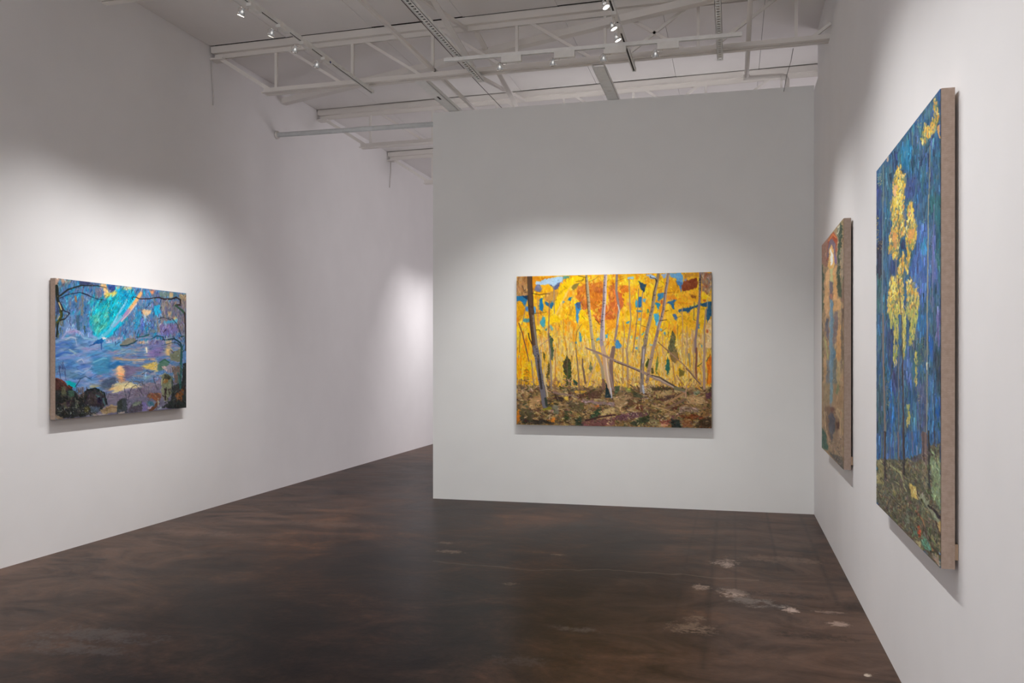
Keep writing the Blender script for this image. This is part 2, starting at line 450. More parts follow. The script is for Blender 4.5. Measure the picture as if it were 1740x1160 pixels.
# ------------------------------------------------------------------ steel roof joists
Z_BOT = 4.085
def zb(x): return Z_BOT + SLOPE * 0.75 * (x - LEFT_X)
def joist(y, xr, label):
    e = empty('roof_joist', (LEFT_X, y, Z_BOT))
    def P(x, yy, z): return (x-LEFT_X, yy, z-Z_BOT)
    # wooden nailer and double angle top chord
    m = MB(); m.bar(P(LEFT_X+.01, 0, zc(LEFT_X)-.036), P(xr, 0, zc(xr)-.036), 0.11, 0.062); m.build('nailer', M_STEEL, e)
    m = MB()
    for s in (-1, 1):
        m.bar(P(LEFT_X+.03, s*.035, zc(LEFT_X)-.0715), P(xr, s*.035, zc(xr)-.0715), 0.052, 0.006)
        m.bar(P(LEFT_X+.03, s*.0125, zc(LEFT_X)-.096), P(xr, s*.0125, zc(xr)-.096), 0.006, 0.044)
    m.build('top_chord', M_STEEL, e)
    m = MB(); m.box(P(LEFT_X+.002, -.06, zc(LEFT_X)-.135), P(LEFT_X+.14, .06, zc(LEFT_X)-.118)); m.build('bearing_seat', M_STEEL, e)
    x0 = -4.47
    for s in (-1, 1):
        m = MB()
        m.bar(P(x0, s*.038, zb(x0)), P(xr, s*.038, zb(xr)), 0.05, 0.006)
        m.bar(P(x0, s*.0135, zb(x0)+.026), P(xr, s*.0135, zb(xr)+.026), 0.006, 0.052)
        m.build('bottom_chord', M_STEEL, e)
    xs = []
    x = -4.34
    while x < xr - .02: xs.append(x); x += 0.81
    def web(xa, za, xb, zb_, w=.026):
        MB().bar(P(xa, 0, za), P(xb, 0, zb_), w, w, (0,1,0)).build('web_bar', M_STEEL, e)
    zt = lambda x: zc(x) - .085
    web(LEFT_X+.07, zt(LEFT_X)-.02, -4.40, zb(-4.40)+.03, .036)
    for i, x in enumerate(xs):
        web(x, zb(x)+.01, x, zt(x))
        xn = x + .81
        if i <= 4:
            xe = min(xn-.09, xr)
            web(x+.1, zt(x+.1), xe, zb(xe)+.02)
        if i == 4:
            web(x+.16, zb(x)+.02, min(xn-.05, xr), zt(xn))
        if i > 4:
            xe = min(xn-.1, xr-.002)
            t = (xe-(x+.1))/(xn-.1-(x+.1))
            web(x+.1, zb(x+.1)+.02, xe, (zb(x)+.02)*(1-t)+zt(xn)*t)
    tag(e, label, 'joist', 'steel bar joists under the roof')
    return e
XR1 = RIGHT_X + .043
joist(5.44, XR1, 'steel bar joist cut by the top left corner of the picture')
joist(7.74, XR1, 'nearest full steel bar joist, crossing above the track lights to the right wall')
joist(10.04, X_FAR-.002, 'second steel bar joist, just beyond the top of the partition')
joist(12.34, X_FAR-.002, 'third steel bar joist, its left end above a hanging wall cable')
joist(14.64, X_FAR-.002, 'farthest steel bar joist, small end showing at the partition edge')

# bridging: crossed angles and a level runner between the joists
for k in range(4):
    y0, y1 = JOIST_Y[k]+.045, JOIST_Y[k+1]-.045
    X = -2.36
    lab = ('over the left end of the track lights', 'between the first full joist and the second', 'behind the partition top', 'hidden deep behind the partition')[k]
    if k < 2:
        e = empty('cross_bridging', (X, y0, zb(X)))
        o = Vector((X, y0, zb(X)))
        def bb(p, q, w, h, nm):
            MB().bar(Vector(p)-o, Vector(q)-o, w, h).build(nm, M_STEEL, e)
        bb((X-.02, y0, zb(X)+.05), (X-.02, y1, zc(X)-.11), .03, .03, 'diagonal_angle')
        bb((X+.05, y0, zc(X)-.11), (X+.05, y1, zb(X)+.05), .05, .012, 'diagonal_strap')
        tag(e, 'crossed steel bridging ' + lab, 'bridging', 'bridging between joists')
    X = -2.71
    if k < 3:
        r = MB().bar((X, y0-.06, zb(X)+.075), (X, y1+.06, zb(X)+.075), .03, .03).build('bridging_runner', M_STEEL)
        tag(r, 'thin level steel runner ' + lab, 'runner', 'runners between joists')

# level diagonal roof brace
pa, pb = Vector((LEFT_X+.004, 9.14, 4.452)), Vector((0.60, 7.10, 4.462))
m = MB(); m.bar(pa, pb, .085, .062)
tag(m.build('roof_brace', M_STEEL), 'long pale steel brace running diagonally across under the roof', 'brace')

# struts with slots
def slotted(name, X, y0, y1, z, label, w=.042, dark=True):
    e = empty(name, (X, y0, z))
    L = y1-y0
    h = w/2
    m = MB()
    m.box((-h, 0, .0), (-h+.003, L, .034)); m.box((h-.003, 0, .0), (h, L, .034))
    m.box((-h, 0, 0), (-.011, L, .003)); m.box((.011, 0, 0), (h, L, .003))
    pitch = .05; n = int(L/pitch)
    s = (L-n*pitch)/2
    ys = [0.0]
    for i in range(n):
        ys += [s+i*pitch+.010, s+i*pitch+.040]
    ys.append(L)
    for i in range(0, len(ys), 2):
        m.box((-.011, ys[i], 0), (.011, ys[i+1], .003))
    m.build('channel', M_GALV, e)
    MB().box((-h+.003, 0, .030), (h-.003, L, .034)).build('inner_back', M_DARK if dark else M_STEEL, e)  # dark option colours in the shade seen through the slots
    tag(e, label, 'strut', 'slotted strut channels')
slotted('slotted_strut', -2.265, 4.9, 7.80, 4.058, 'slotted steel strut with a row of dark slots, left of centre', .055)
slotted('slotted_strut', -0.105, 4.9, 7.80, 4.078, 'slotted steel strut with pale slots, near the right wall', .048, False)

# flat metal studs bracing the partition head back to the joist
for X, lab, hole in ((-1.17, 'flat grey metal stud above the yellow painting, bracing the partition', False),
                     (-2.86, 'flat grey metal stud with a punched hole, bracing the partition left end', True)):
    e = empty('brace_stud', (X, 7.78, 4.105))
    y1 = BACK_Y + .13 - 7.78
    m = MB(); m.box((-.055, 0, 0), (.055, y1, .0025)); m.box((-.055, 0, 0), (-.052, y1, .04)); m.box((.052, 0, 0), (.055, y1, .04))
    m.build('stud', M_GALV, e)
    if hole:
        MB().box((-.010, .50, -.0015), (.010, .60, .0)).build('punched_hole', M_DARK, e)
    else:
        MB().box((-.018, .72, -.0015), (.02, .755, .0)).build('white_sticker', M_WHITE, e)
    tag(e, lab, 'stud', 'partition brace studs')

# round pipe from the left wall to the back of the partition
e = empty('brace_pipe', (LEFT_X, 8.985, 4.03))
MB().tube([(0.02, 0, 0), (2.2, 0, .0)], .027, 14).build('pipe', M_PIPE, e, True)
MB().tube([(0.002, 0, 0), (.025, 0, 0)], .045, 14).build('wall_flange', M_STEEL, e, True)
tag(e, 'grey round pipe spanning from the left wall to the partition', 'pipe')

# painted service pipe running along the room, then elbowing down behind the partition
def arc(c, a, b, n=5):
    c, a, b = Vector(c), Vector(a), Vector(b)
    return [tuple(c + a*math.cos(t) + b*math.sin(t)) for t in [math.pi/2*i/n for i in range(n+1)]]
ZP = 4.30
PX_ = 0.135
e = empty('service_pipe', (PX_, 4.2, ZP))
YE = 4.87
pts = [(0, 0, 0), (0, YE-.06, 0)]
pts += arc((.06, YE-.06, 0), (-.06, 0, 0), (0, .06, 0))[1:]
pts += [(.33, YE, .0)]
pts += arc((.33, YE, -.06), (0, 0, .06), (.06, 0, 0))[1:]
pts += [(.39, YE, -.34)]
MB().tube(pts, .021, 12).build('pipe', M_STEEL, e, True)
for p in ((0, YE-.03, 0), (.36, YE, -.02)):
    MB().tube([Vector(p)+Vector((-.03,0,0)), Vector(p)+Vector((.03,0,0))], .029, 12).build('elbow_fitting', M_STEEL, e, True)
m = MB(); m.box((-.055, 2.0, -.035), (-.02, 2.04, .06)); m.box((-.05, 2.0, -.05), (.025, 2.04, -.024)); m.build('clamp', M_GALV, e)
tag(e, 'white painted pipe with elbows dropping behind the partition', 'pipe')

# cables
def cable(name, pts, r, mat, label):
    return tag(MB().tube(pts, r, 6).build(name, mat, None, True), label, 'cable')
zw = zc(LEFT_X)
cable('wall_cable', [(LEFT_X+.008, 7.70, zw-.09), (LEFT_X+.008, 7.705, 4.40), (LEFT_X+.009, 7.72, 4.22), (LEFT_X+.008, 7.735, 4.10), (LEFT_X+.007, 7.73, 4.02)], .007, M_CABLE, 'painted cable hanging on the left wall below the nearest joist end')
cable('wall_cable', [(LEFT_X+.008, 12.40, zw-.12), (LEFT_X+.008, 12.41, 4.35), (LEFT_X+.008, 12.38, 4.2), (LEFT_X+.008, 12.36, 4.07)], .008, M_CABLE, 'painted cable hanging on the left wall near the partition edge')
cable('ceiling_wire', [(-2.50, 5.0, 4.29), (-2.50, 7.7, 4.27), (-2.48, 10.2, 4.27)], .0035, M_WIRE, 'thin dark wire running back over the strut towards the partition')
cable('drop_wire', [(0.50, 7.80, 4.13), (.50, 8.1, 4.12), (.49, 8.5, 4.13), (.47, 8.98, 4.02)], .0026, M_WIRE, 'thin dark wire drooping from the joist behind the partition right end')

# ------------------------------------------------------------------ tracks and lamps
def track(p, q, label):
    p, q = Vector(p), Vector(q)
    e = empty('light_track', p)
    d = q-p; L = d.length
    e.rotation_euler = (0, 0, math.atan2(d.y, d.x))
    m = MB(); m.box((0, -.017, .006), (L, .017, .03)); m.box((0, -.017, 0), (L, -.007, .006)); m.box((0, .007, 0), (L, .017, .006))
    m.build('rail', M_TRACK, e)
    MB().box((0, -.007, .0045), (L, .007, .006)).build('slot', M_DARK, e)
    MB().box((L, -.018, -.001), (L+.012, .018, .031)).build('end_cap', M_TRACK, e)
    tag(e, label, 'track', 'lighting tracks')
    return e
track((-3.37, 2.6, TRACK_Z), (-3.37, 7.83, TRACK_Z), 'lighting track along the left wall carrying five glass spotlights')
track((-0.85, 2.6, TRACK_Z), (-0.85, 7.80, TRACK_Z), 'lighting track carrying three spotlights with bright bulb faces')
track((-2.38, 7.07, TRACK_Z-.032), (0.06, 7.07, TRACK_Z-.032), 'lighting track crossing in front of the partition with four spotlights')
# hangers that fix the tracks to the joists
def hanger(x, y, z0, z1, label):
    tag(MB().box((x-.012, y-.012, z0), (x+.012, y+.012, z1)).build('track_hanger', M_STEEL), label, 'hanger', 'track hangers')
hanger(-3.37, 7.74, TRACK_Z+.03, zb(-3.37)+.01, 'small steel hanger above the far end of the left track')
hanger(-0.85, 7.74, TRACK_Z+.03, zb(-.85)+.01, 'small steel hanger above the far end of the bright spotlight track')

def lamp(pos, tdir, off, aim, label, box=True, watts=60, cone=72, tape=False, tint=WARM):
    """pos: point on the track's underside; off: head offset from it"""
    e = empty('track_spotlight', pos)
    tdir = Vector(tdir).normalized()
    side = Vector((-tdir.y, tdir.x, 0))
    R = Matrix((tdir, side, Vector((0,0,1)))).transposed()
    m = MB()
    if box:
        m.box((-.085, -.02, -.052), (.085, .02, .004))
    else:
        m.box((-.075, -.019, -.022), (.075, .019, .010))
    bx = m.xform(R.to_4x4()).build('adapter_box', M_WHITE, e)
    low = -.052 if box else -.022
    if tape:
        MB().box((.02, -.0205, low+.004), (.045, -.019, low+.02)).xform(R.to_4x4()).build('blue_tape', M_BLUE, bx)
    off = Vector(off)
    head = off
    d = (Vector(aim) - (Vector(pos) + off)).normalized()
    s = d.cross(Vector((0,0,1))).normalized()
    u = s.cross(d)
    Q = Matrix((s, u, -d)).transposed().to_4x4(); Q.translation = head
    # wire stem: a hook from the box to the gimbal
    a = Vector((off.x*.45, off.y*.45, low))
    b = Vector((off.x*.8, off.y*.8, low-.012)); c = head + Vector((0, 0, .062))
    MB().tube([a, a+Vector((0,0,-.012)), b, c], .0032, 6).build('wire_stem', M_CHROME, e, True)
    ring = [c] + [head + s*(math.sin(t)*.031) + Vector((0,0,1))*(.020+.040*math.cos(t)) for t in (.5, 1.1, 1.7, 2.2)]
    ring2 = [c] + [head - s*(math.sin(t)*.031) + Vector((0,0,1))*(.020+.040*math.cos(t)) for t in (.5, 1.1, 1.7, 2.2)]
    m = MB(); m.tube(ring, .0026, 6); m.tube(ring2, .0026, 6)
    m.build('wire_yoke', M_CHROME, e, True)
    # faceted glass reflector
    prof = [(.0245, 0), (.0255, .003), (.0225, .013), (.0175, .024), (.0115, .033), (.0085, .037), (.0080, .050), (.0, .050)]
    rf = MB().lathe(prof, 14, Q).build('reflector', M_GLASS, e)
    MB().lathe([(.0, .012), (.004, .014), (.005, .022), (.004, .030), (.0, .032)], 8, Q).build('capsule', M_CAPSULE, rf)
    MB().lathe([(.0245, .0), (.0235, -.0012), (.0, -.0014)], 18, Q).build('bulb_face', M_FACE, rf)
    MB().lathe([(.0238, .0012), (.0, .0012)], 18, Q).build('glow_block_plate', M_CHROME, rf)  # added plate, keeps the face glow out of the reflector
    MB().lathe([(.0245, -.004), (.0275, -.004), (.0275, .004), (.0245, .004), (.0245, -.004)], 18, Q).build('retaining_ring', M_CHROME, rf, True)
    l = bpy.data.lights.new('lamp_light', 'SPOT')
    l.energy = watts*K; l.color = tint; l.spot_size = math.radians(cone); l.spot_blend = .92; l.shadow_soft_size = .025
    lo = bpy.data.objects.new('lamp_light', l); COL.objects.link(lo)
    lo.parent = e
    lo.location = head + d*.012
    lo.rotation_euler = d.to_track_quat('-Z', 'Y').to_euler()
    tag(e, label, 'spotlight', 'track spotlights')
    return e
# left track
for y, ay, lab, tp in ((5.23, 5.6, 'glass track spotlight cut by the top edge, nearest on the left track', False),
                   (5.62, 5.7, 'clear glass spotlight on the left track, second from the near end', False),
                   (6.04, 6.5, 'clear glass spotlight on the left track, third from the near end', False),
                   (6.41, 7.25, 'clear glass spotlight on the left track, just before the taped one', False),
                   (6.79, 7.75, 'clear glass spotlight with blue tape, farthest on the left track', True)):
    lamp((-3.37, y+.07, TRACK_Z), (0, 1, 0), (-.055, -.085, -.088), (LEFT_X, ay, 0.22), lab, False, 60 if y < 5.5 else 94, 80, tp)
# right track: bulb faces seen
for y, ay, lab in ((6.02, 5.6, 'lit spotlight with bright round face, highest of the three on the centre track'),
                   (6.43, 6.5, 'lit spotlight with bright round face, middle of the three on the centre track'),
                   (6.67, 7.0, 'lit spotlight with bright round face, lowest of the three, above the cross track')):
    lamp((-0.85, y+.06, TRACK_Z), (0, 1, 0), (.0, -.06, -.12), (RIGHT_X, ay, 0.6), lab, False, 66, 76)
# cross track
for x, ax, lab in ((-1.79, -2.12, 'glass spotlight on the cross track, first from the left'),
                   (-1.34, -1.95, 'glass spotlight on the cross track, second from the left'),
                   (-0.92, -1.45, 'glass spotlight on the cross track, third, beside the bright bulbs'),
                   (-0.50, -0.7, 'glass spotlight below a white box on the cross track, nearest the right wall')):
    lamp((x, 7.07, TRACK_Z-.032), (1, 0, 0), (-.10, .0, -.105), (ax, BACK_Y, 0.35), lab, True, 86, 74)

# ------------------------------------------------------------------ paintings
class Canvas:
    """oil paint laid stroke by stroke on a fine grid; coordinates are those measured on the picture"""
    def __init__(s, corners, nx, ny, base, seed):
        s.nx, s.ny = nx, ny
        s.rs = np.random.RandomState(seed)
        src = [(0,0),(1,0),(1,1),(0,1)]
        A = []; B = []
        for (u, v), (x, y) in zip(src, corners):
            A.append([u, v, 1, 0, 0, 0, -u*x, -v*x]); B.append(x)
            A.append([0, 0, 0, u, v, 1, -u*y, -v*y]); B.append(y)
        h = np.linalg.solve(np.array(A, float), np.array(B, float))
        s.H = np.append(h, 1).reshape(3, 3); s.Hi = np.linalg.inv(s.H)
        U, V = np.meshgrid(np.linspace(0, 1, nx), np.linspace(0, 1, ny))
        w = s.H[2,0]*U + s.H[2,1]*V + 1
        s.X = (s.H[0,0]*U + s.H[0,1]*V + s.H[0,2])/w
        s.Y = (s.H[1,0]*U + s.H[1,1]*V + s.H[1,2])/w
        s.C = np.empty((ny, nx, 3)); s.C[:] = base
        s.Z = np.zeros((ny, nx))
        # wobble so that edges look brushed
        s.WX = s.field(9, 1.1) + s.field(3, .5); s.WY = s.field(9, 1.1) + s.field(3, .5)
        s.FX = s.field(1.7, 1.0) + s.field(4, .7); s.FY = s.field(1.7, 1.0) + s.field(4, .7)
        s.xr = [c[0] for c in corners]; s.yr = [c[1] for c in corners]
        s.cx = nx/(max(s.xr)-min(s.xr)); s.cy = ny/(max(s.yr)-min(s.yr))
    def field(s, cell, amp):
        """smooth noise with features of about cell measured pixels"""
        wpx = max(2, int((s.X.max()-s.X.min())/cell)+2); hpx = max(2, int((s.Y.max()-s.Y.min())/cell)+2)
        g = s.rs.uniform(-1, 1, (hpx+1, wpx+1))
        fx = (s.X-s.X.min())/(s.X.max()-s.X.min()+1e-6)*(wpx-1); fy = (s.Y-s.Y.min())/(s.Y.max()-s.Y.min()+1e-6)*(hpx-1)
        ix = fx.astype(int); iy = fy.astype(int)
        tx = fx-ix; ty = fy-iy; tx = tx*tx*(3-2*tx); ty = ty*ty*(3-2*ty)
        return amp*((g[iy,ix]*(1-tx)+g[iy,ix+1]*tx)*(1-ty)+(g[iy+1,ix]*(1-tx)+g[iy+1,ix+1]*tx)*ty)
    def win(s, x0, y0, x1, y1):
        q = np.array([[x0,y0,1],[x1,y0,1],[x1,y1,1],[x0,y1,1]]) @ s.Hi.T
        u = q[:,0]/q[:,2]; v = q[:,1]/q[:,2]
        i0 = max(0, int(u.min()*(s.nx-1))-1); i1 = min(s.nx, int(u.max()*(s.nx-1))+3)
        j0 = max(0, int(v.min()*(s.ny-1))-1); j1 = min(s.ny, int(v.max()*(s.ny-1))+3)
        if i1 <= i0 or j1 <= j0: return None
        return (slice(j0, j1), slice(i0, i1))
    def lay(s, sl, m, col, h):
        c = s.C[sl]
        c += m[..., None]*(np.array(col, float) - c)
        s.Z[sl] = s.Z[sl]*(1-m*.5) + m*h
    def stroke(s, pts, r0, r1, col, a=1.0, h=.5, soft=.45):
        n = len(pts)-1
        xs = [p[0] for p in pts]; ys = [p[1] for p in pts]; R = max(r0, r1)+1.5
        sl = s.win(min(xs)-R, min(ys)-R, max(xs)+R, max(ys)+R)
        if sl is None: return
        X = s.X[sl]+s.WX[sl]*.35; Y = s.Y[sl]+s.WY[sl]*.35
        m = np.zeros(X.shape)
        for i in range(n):
            ax, ay = pts[i]; bx, by = pts[i+1]
            dx, dy = bx-ax, by-ay; L = dx*dx+dy*dy+1e-9
            t = np.clip(((X-ax)*dx+(Y-ay)*dy)/L, 0, 1)
            d = np.hypot(X-ax-t*dx, Y-ay-t*dy)
            r = r0+(r1-r0)*(i+t)/n
            m = np.maximum(m, np.clip((r-d)/soft*.5+.5, 0, 1)*np.clip(r/.45, 0, 1))
        s.lay(sl, m*a, col, h)
    def poly(s, pts, col, a=1.0, h=.3, wob=1.0, mott=14):
        xs = [p[0] for p in pts]; ys = [p[1] for p in pts]
        sl = s.win(min(xs)-3, min(ys)-3, max(xs)+3, max(ys)+3)
        if sl is None: return
        X = s.X[sl]+s.WX[sl]*wob+s.FX[sl]*.8; Y = s.Y[sl]+s.WY[sl]*wob+s.FY[sl]*.8
        inside = np.zeros(X.shape, bool); dmin = np.full(X.shape, 1e9)
        n = len(pts)
        for i in range(n):
            ax, ay = pts[i]; bx, by = pts[(i+1) % n]
            c = ((ay > Y) != (by > Y)) & (X < (bx-ax)*(Y-ay)/(by-ay+1e-12)+ax)
            inside ^= c
            dx, dy = bx-ax, by-ay; L = dx*dx+dy*dy+1e-9
            t = np.clip(((X-ax)*dx+(Y-ay)*dy)/L, 0, 1)
            dmin = np.minimum(dmin, np.hypot(X-ax-t*dx, Y-ay-t*dy))
        sd = np.where(inside, dmin, -dmin)
        m = np.clip(sd/.9+.5, 0, 1)*a
        v = (s.WX[sl]*.5+s.WY[sl]*.5+s.FX[sl]*.45)[..., None]*mott
        c = s.C[sl]; c += m[..., None]*((np.array(col, float)+v) - c)
        s.Z[sl] = s.Z[sl]*(1-m*.5)+m*h
    def inside(s, pts, x, y):
        r = False; n = len(pts)
        for i in range(n):
            ax, ay = pts[i]; bx, by = pts[(i+1) % n]
            if (ay > y) != (by > y) and x < (bx-ax)*(y-ay)/(by-ay+1e-12)+ax: r = not r
        return r
    def dabs(s, pts, n, pal, ln, w, ang=90, spread=12, a=.85, vary=10):
        xs = [p[0] for p in pts]; ys = [p[1] for p in pts]
        k = 0; tries = 0
        while k < n and tries < n*6:
            tries += 1
            x = s.rs.uniform(min(xs), max(xs)); y = s.rs.uniform(min(ys), max(ys))
            if not s.inside(pts, x, y): continue
            k += 1
            t = math.radians(ang+s.rs.normal()*spread); L = ln*s.rs.uniform(.4, 1.2)
            c = np.array(pal[s.rs.randint(len(pal))], float)+s.rs.normal(size=3)*vary*.4+s.rs.normal()*vary
            dx, dy = math.cos(t)*L/2, math.sin(t)*L/2
            bend = s.rs.normal()*L*.08
            s.stroke([(x-dx, y-dy), (x+bend*math.sin(t), y-bend*math.cos(t)), (x+dx, y+dy)], w*s.rs.uniform(.6, 1.2), w*s.rs.uniform(.2, .8), np.clip(c, 0, 255), a, s.rs.uniform(.2, 1))
    def smear(s, rx, ry, pts=None, a=.9):
        """drag the wet paint: box blur by rx, ry measured pixels"""
        B = s.C
        for ax, r in ((1, int(rx*s.cx)), (0, int(ry*s.cy))):
            if r < 1: continue
            pad = [(0,0)]*3; pad[ax] = (r+1, r)
            cs = np.cumsum(np.pad(B, pad, mode='edge'), axis=ax)
            n = B.shape[ax]
            B = (np.take(cs, range(2*r+1, 2*r+1+n), ax) - np.take(cs, range(0, n), ax))/(2*r+1)
        if pts is None: s.C += a*(B-s.C); return
        X = s.X+s.WX*2; Y = s.Y+s.WY*2
        m = np.zeros(X.shape, bool); n = len(pts)
        for i in range(n):
            ax_, ay = pts[i]; bx, by = pts[(i+1) % n]
            m ^= ((ay > Y) != (by > Y)) & (X < (bx-ax_)*(Y-ay)/(by-ay+1e-12)+ax_)
        s.C += (a*m)[..., None]*(B-s.C)
    def restroke(s, pts, n, ln, w, ang=90, spread=15, jit=14, a=.8):
        """go over the area again with short strokes that pick up the colour underneath"""
        src = s.C.copy()
        xs = [p[0] for p in pts]; ys = [p[1] for p in pts]
        k = 0; tries = 0
        while k < n and tries < n*5:
            tries += 1
            x = s.rs.uniform(min(xs), max(xs)); y = s.rs.uniform(min(ys), max(ys))
            if not s.inside(pts, x, y): continue
            k += 1
            q = s.Hi @ np.array([x+s.rs.normal()*1.2, y+s.rs.normal()*1.2, 1]); u, v = q[0]/q[2], q[1]/q[2]
            i = min(s.nx-1, max(0, int(u*(s.nx-1)))); j = min(s.ny-1, max(0, int(v*(s.ny-1))))
            c = np.clip(src[j, i]*(1+s.rs.normal()*jit/110)+s.rs.normal()*jit*.5+s.rs.normal(size=3)*jit*.35, 0, 255)
            t = math.radians(ang+s.rs.normal()*spread); L = ln*s.rs.uniform(.4, 1.2)
            dx, dy = math.cos(t)*L/2, math.sin(t)*L/2
            s.stroke([(x-dx, y-dy), (x+dx, y+dy)], w*s.rs.uniform(.5, 1.2), w*s.rs.uniform(.2, .8), c, a, s.rs.uniform(.2, 1))
    def colours(s, gain):
        c = np.clip(s.C/255, 0, 1)
        lin = np.where(c <= .04045, c/12.92, ((c+.055)/1.055)**2.4)
        return np.clip(lin*gain, 0, .95)

def tile(x0, y0, sc):
    return lambda pts: [(x0+x/sc, y0+y/sc) for x, y in pts]

def hang(name, cv, W, H, loc, rz, label, gain, relief=.0014, T=.045):
    e = empty(name, loc, rz)           # loc: bottom centre on the wall plane
    gap = .012
    yf = -(gap+T)                       # front plane (facing local -y)
    nx, ny = cv.nx, cv.ny
    U, V = np.meshgrid(np.linspace(-W/2, W/2, nx), np.linspace(H, 0, ny))
    Z = cv.Z.copy(); Z[0,:] = Z[-1,:] = 0; Z[:,0] = Z[:,-1] = 0
    co = np.stack([U, yf-.0006-np.clip(Z, 0, 1.2)*relief, V], -1).reshape(-1, 3)
    idx = np.arange(nx*ny).reshape(ny, nx)
    q = np.stack([idx[:-1,:-1], idx[1:,:-1], idx[1:,1:], idx[:-1,1:]], -1).reshape(-1, 4)
    me = bpy.data.meshes.new('painted_surface')
    me.vertices.add(nx*ny); me.vertices.foreach_set('co', co.ravel())
    me.loops.add(q.size); me.loops.foreach_set('vertex_index', q.ravel())
    me.polygons.add(len(q)); me.polygons.foreach_set('loop_start', np.arange(0, q.size, 4))
    me.polygons.foreach_set('use_smooth', np.ones(len(q), bool))
    me.update(calc_edges=True)
    at = me.color_attributes.new('paint', 'FLOAT_COLOR', 'POINT')
    c = np.ones((nx*ny, 4), np.float32); c[:, :3] = cv.colours(gain).reshape(-1, 3)
    at.data.foreach_set('color', c.ravel())
    me.materials.append(M_OIL)
    o = bpy.data.objects.new('painted_surface', me); COL.objects.link(o); o.parent = e
    # linen wrapped over the stretcher: rounded box open at the back
    b = .004
    ring = [(-W/2, 0), (W/2, 0), (W/2, H), (-W/2, H)]
    v = []; f = []
    for dy, ins in ((yf, b), (yf+b*.3, b*.3), (yf+b, 0), (-gap, 0), (-gap, .004)):
        for x, z in ring:
            sx = 1 if x > 0 else -1; sz = 1 if z > 0 else -1
            v.append((x-sx*ins, dy, z-sz*ins))
    for i in range(4):
        for k in range(4):
            k2 = (k+1) % 4
            f.append((i*4+k, i*4+k2, (i+1)*4+k2, (i+1)*4+k))
    f.append((3, 2, 1, 0))
    mesh_obj('linen_edge', v, f, M_LINEN, e)
    bw = .05
    for nm, A, B in (('stretcher_bar', (-W/2+.006, yf+.012, .006), (W/2-.006, -gap, bw)), ('stretcher_bar', (-W/2+.006, yf+.012, H-bw), (W/2-.006, -gap, H-.006)),
                     ('stretcher_bar', (-W/2+.006, yf+.012, bw), (-W/2+bw, -gap, H-bw)), ('stretcher_bar', (W/2-bw, yf+.012, bw), (W/2-.006, -gap, H-bw))):
        MB().box(A, B).build(nm, M_WOOD, e)
    MB().box((-W/2+.15, -gap, H-.16), (W/2-.15, -.0005, H-.10)).build('hanging_cleat', M_WOOD, e)
    for sx in (-1, 1):
        MB().box((sx*(W/2-.012)-.006, -gap, .03), (sx*(W/2-.012)+.006, -.0005, .085)).build('wall_bumper', M_WOOD, e)
    tag(e, label, 'painting', 'unframed landscape paintings on linen')
    return e

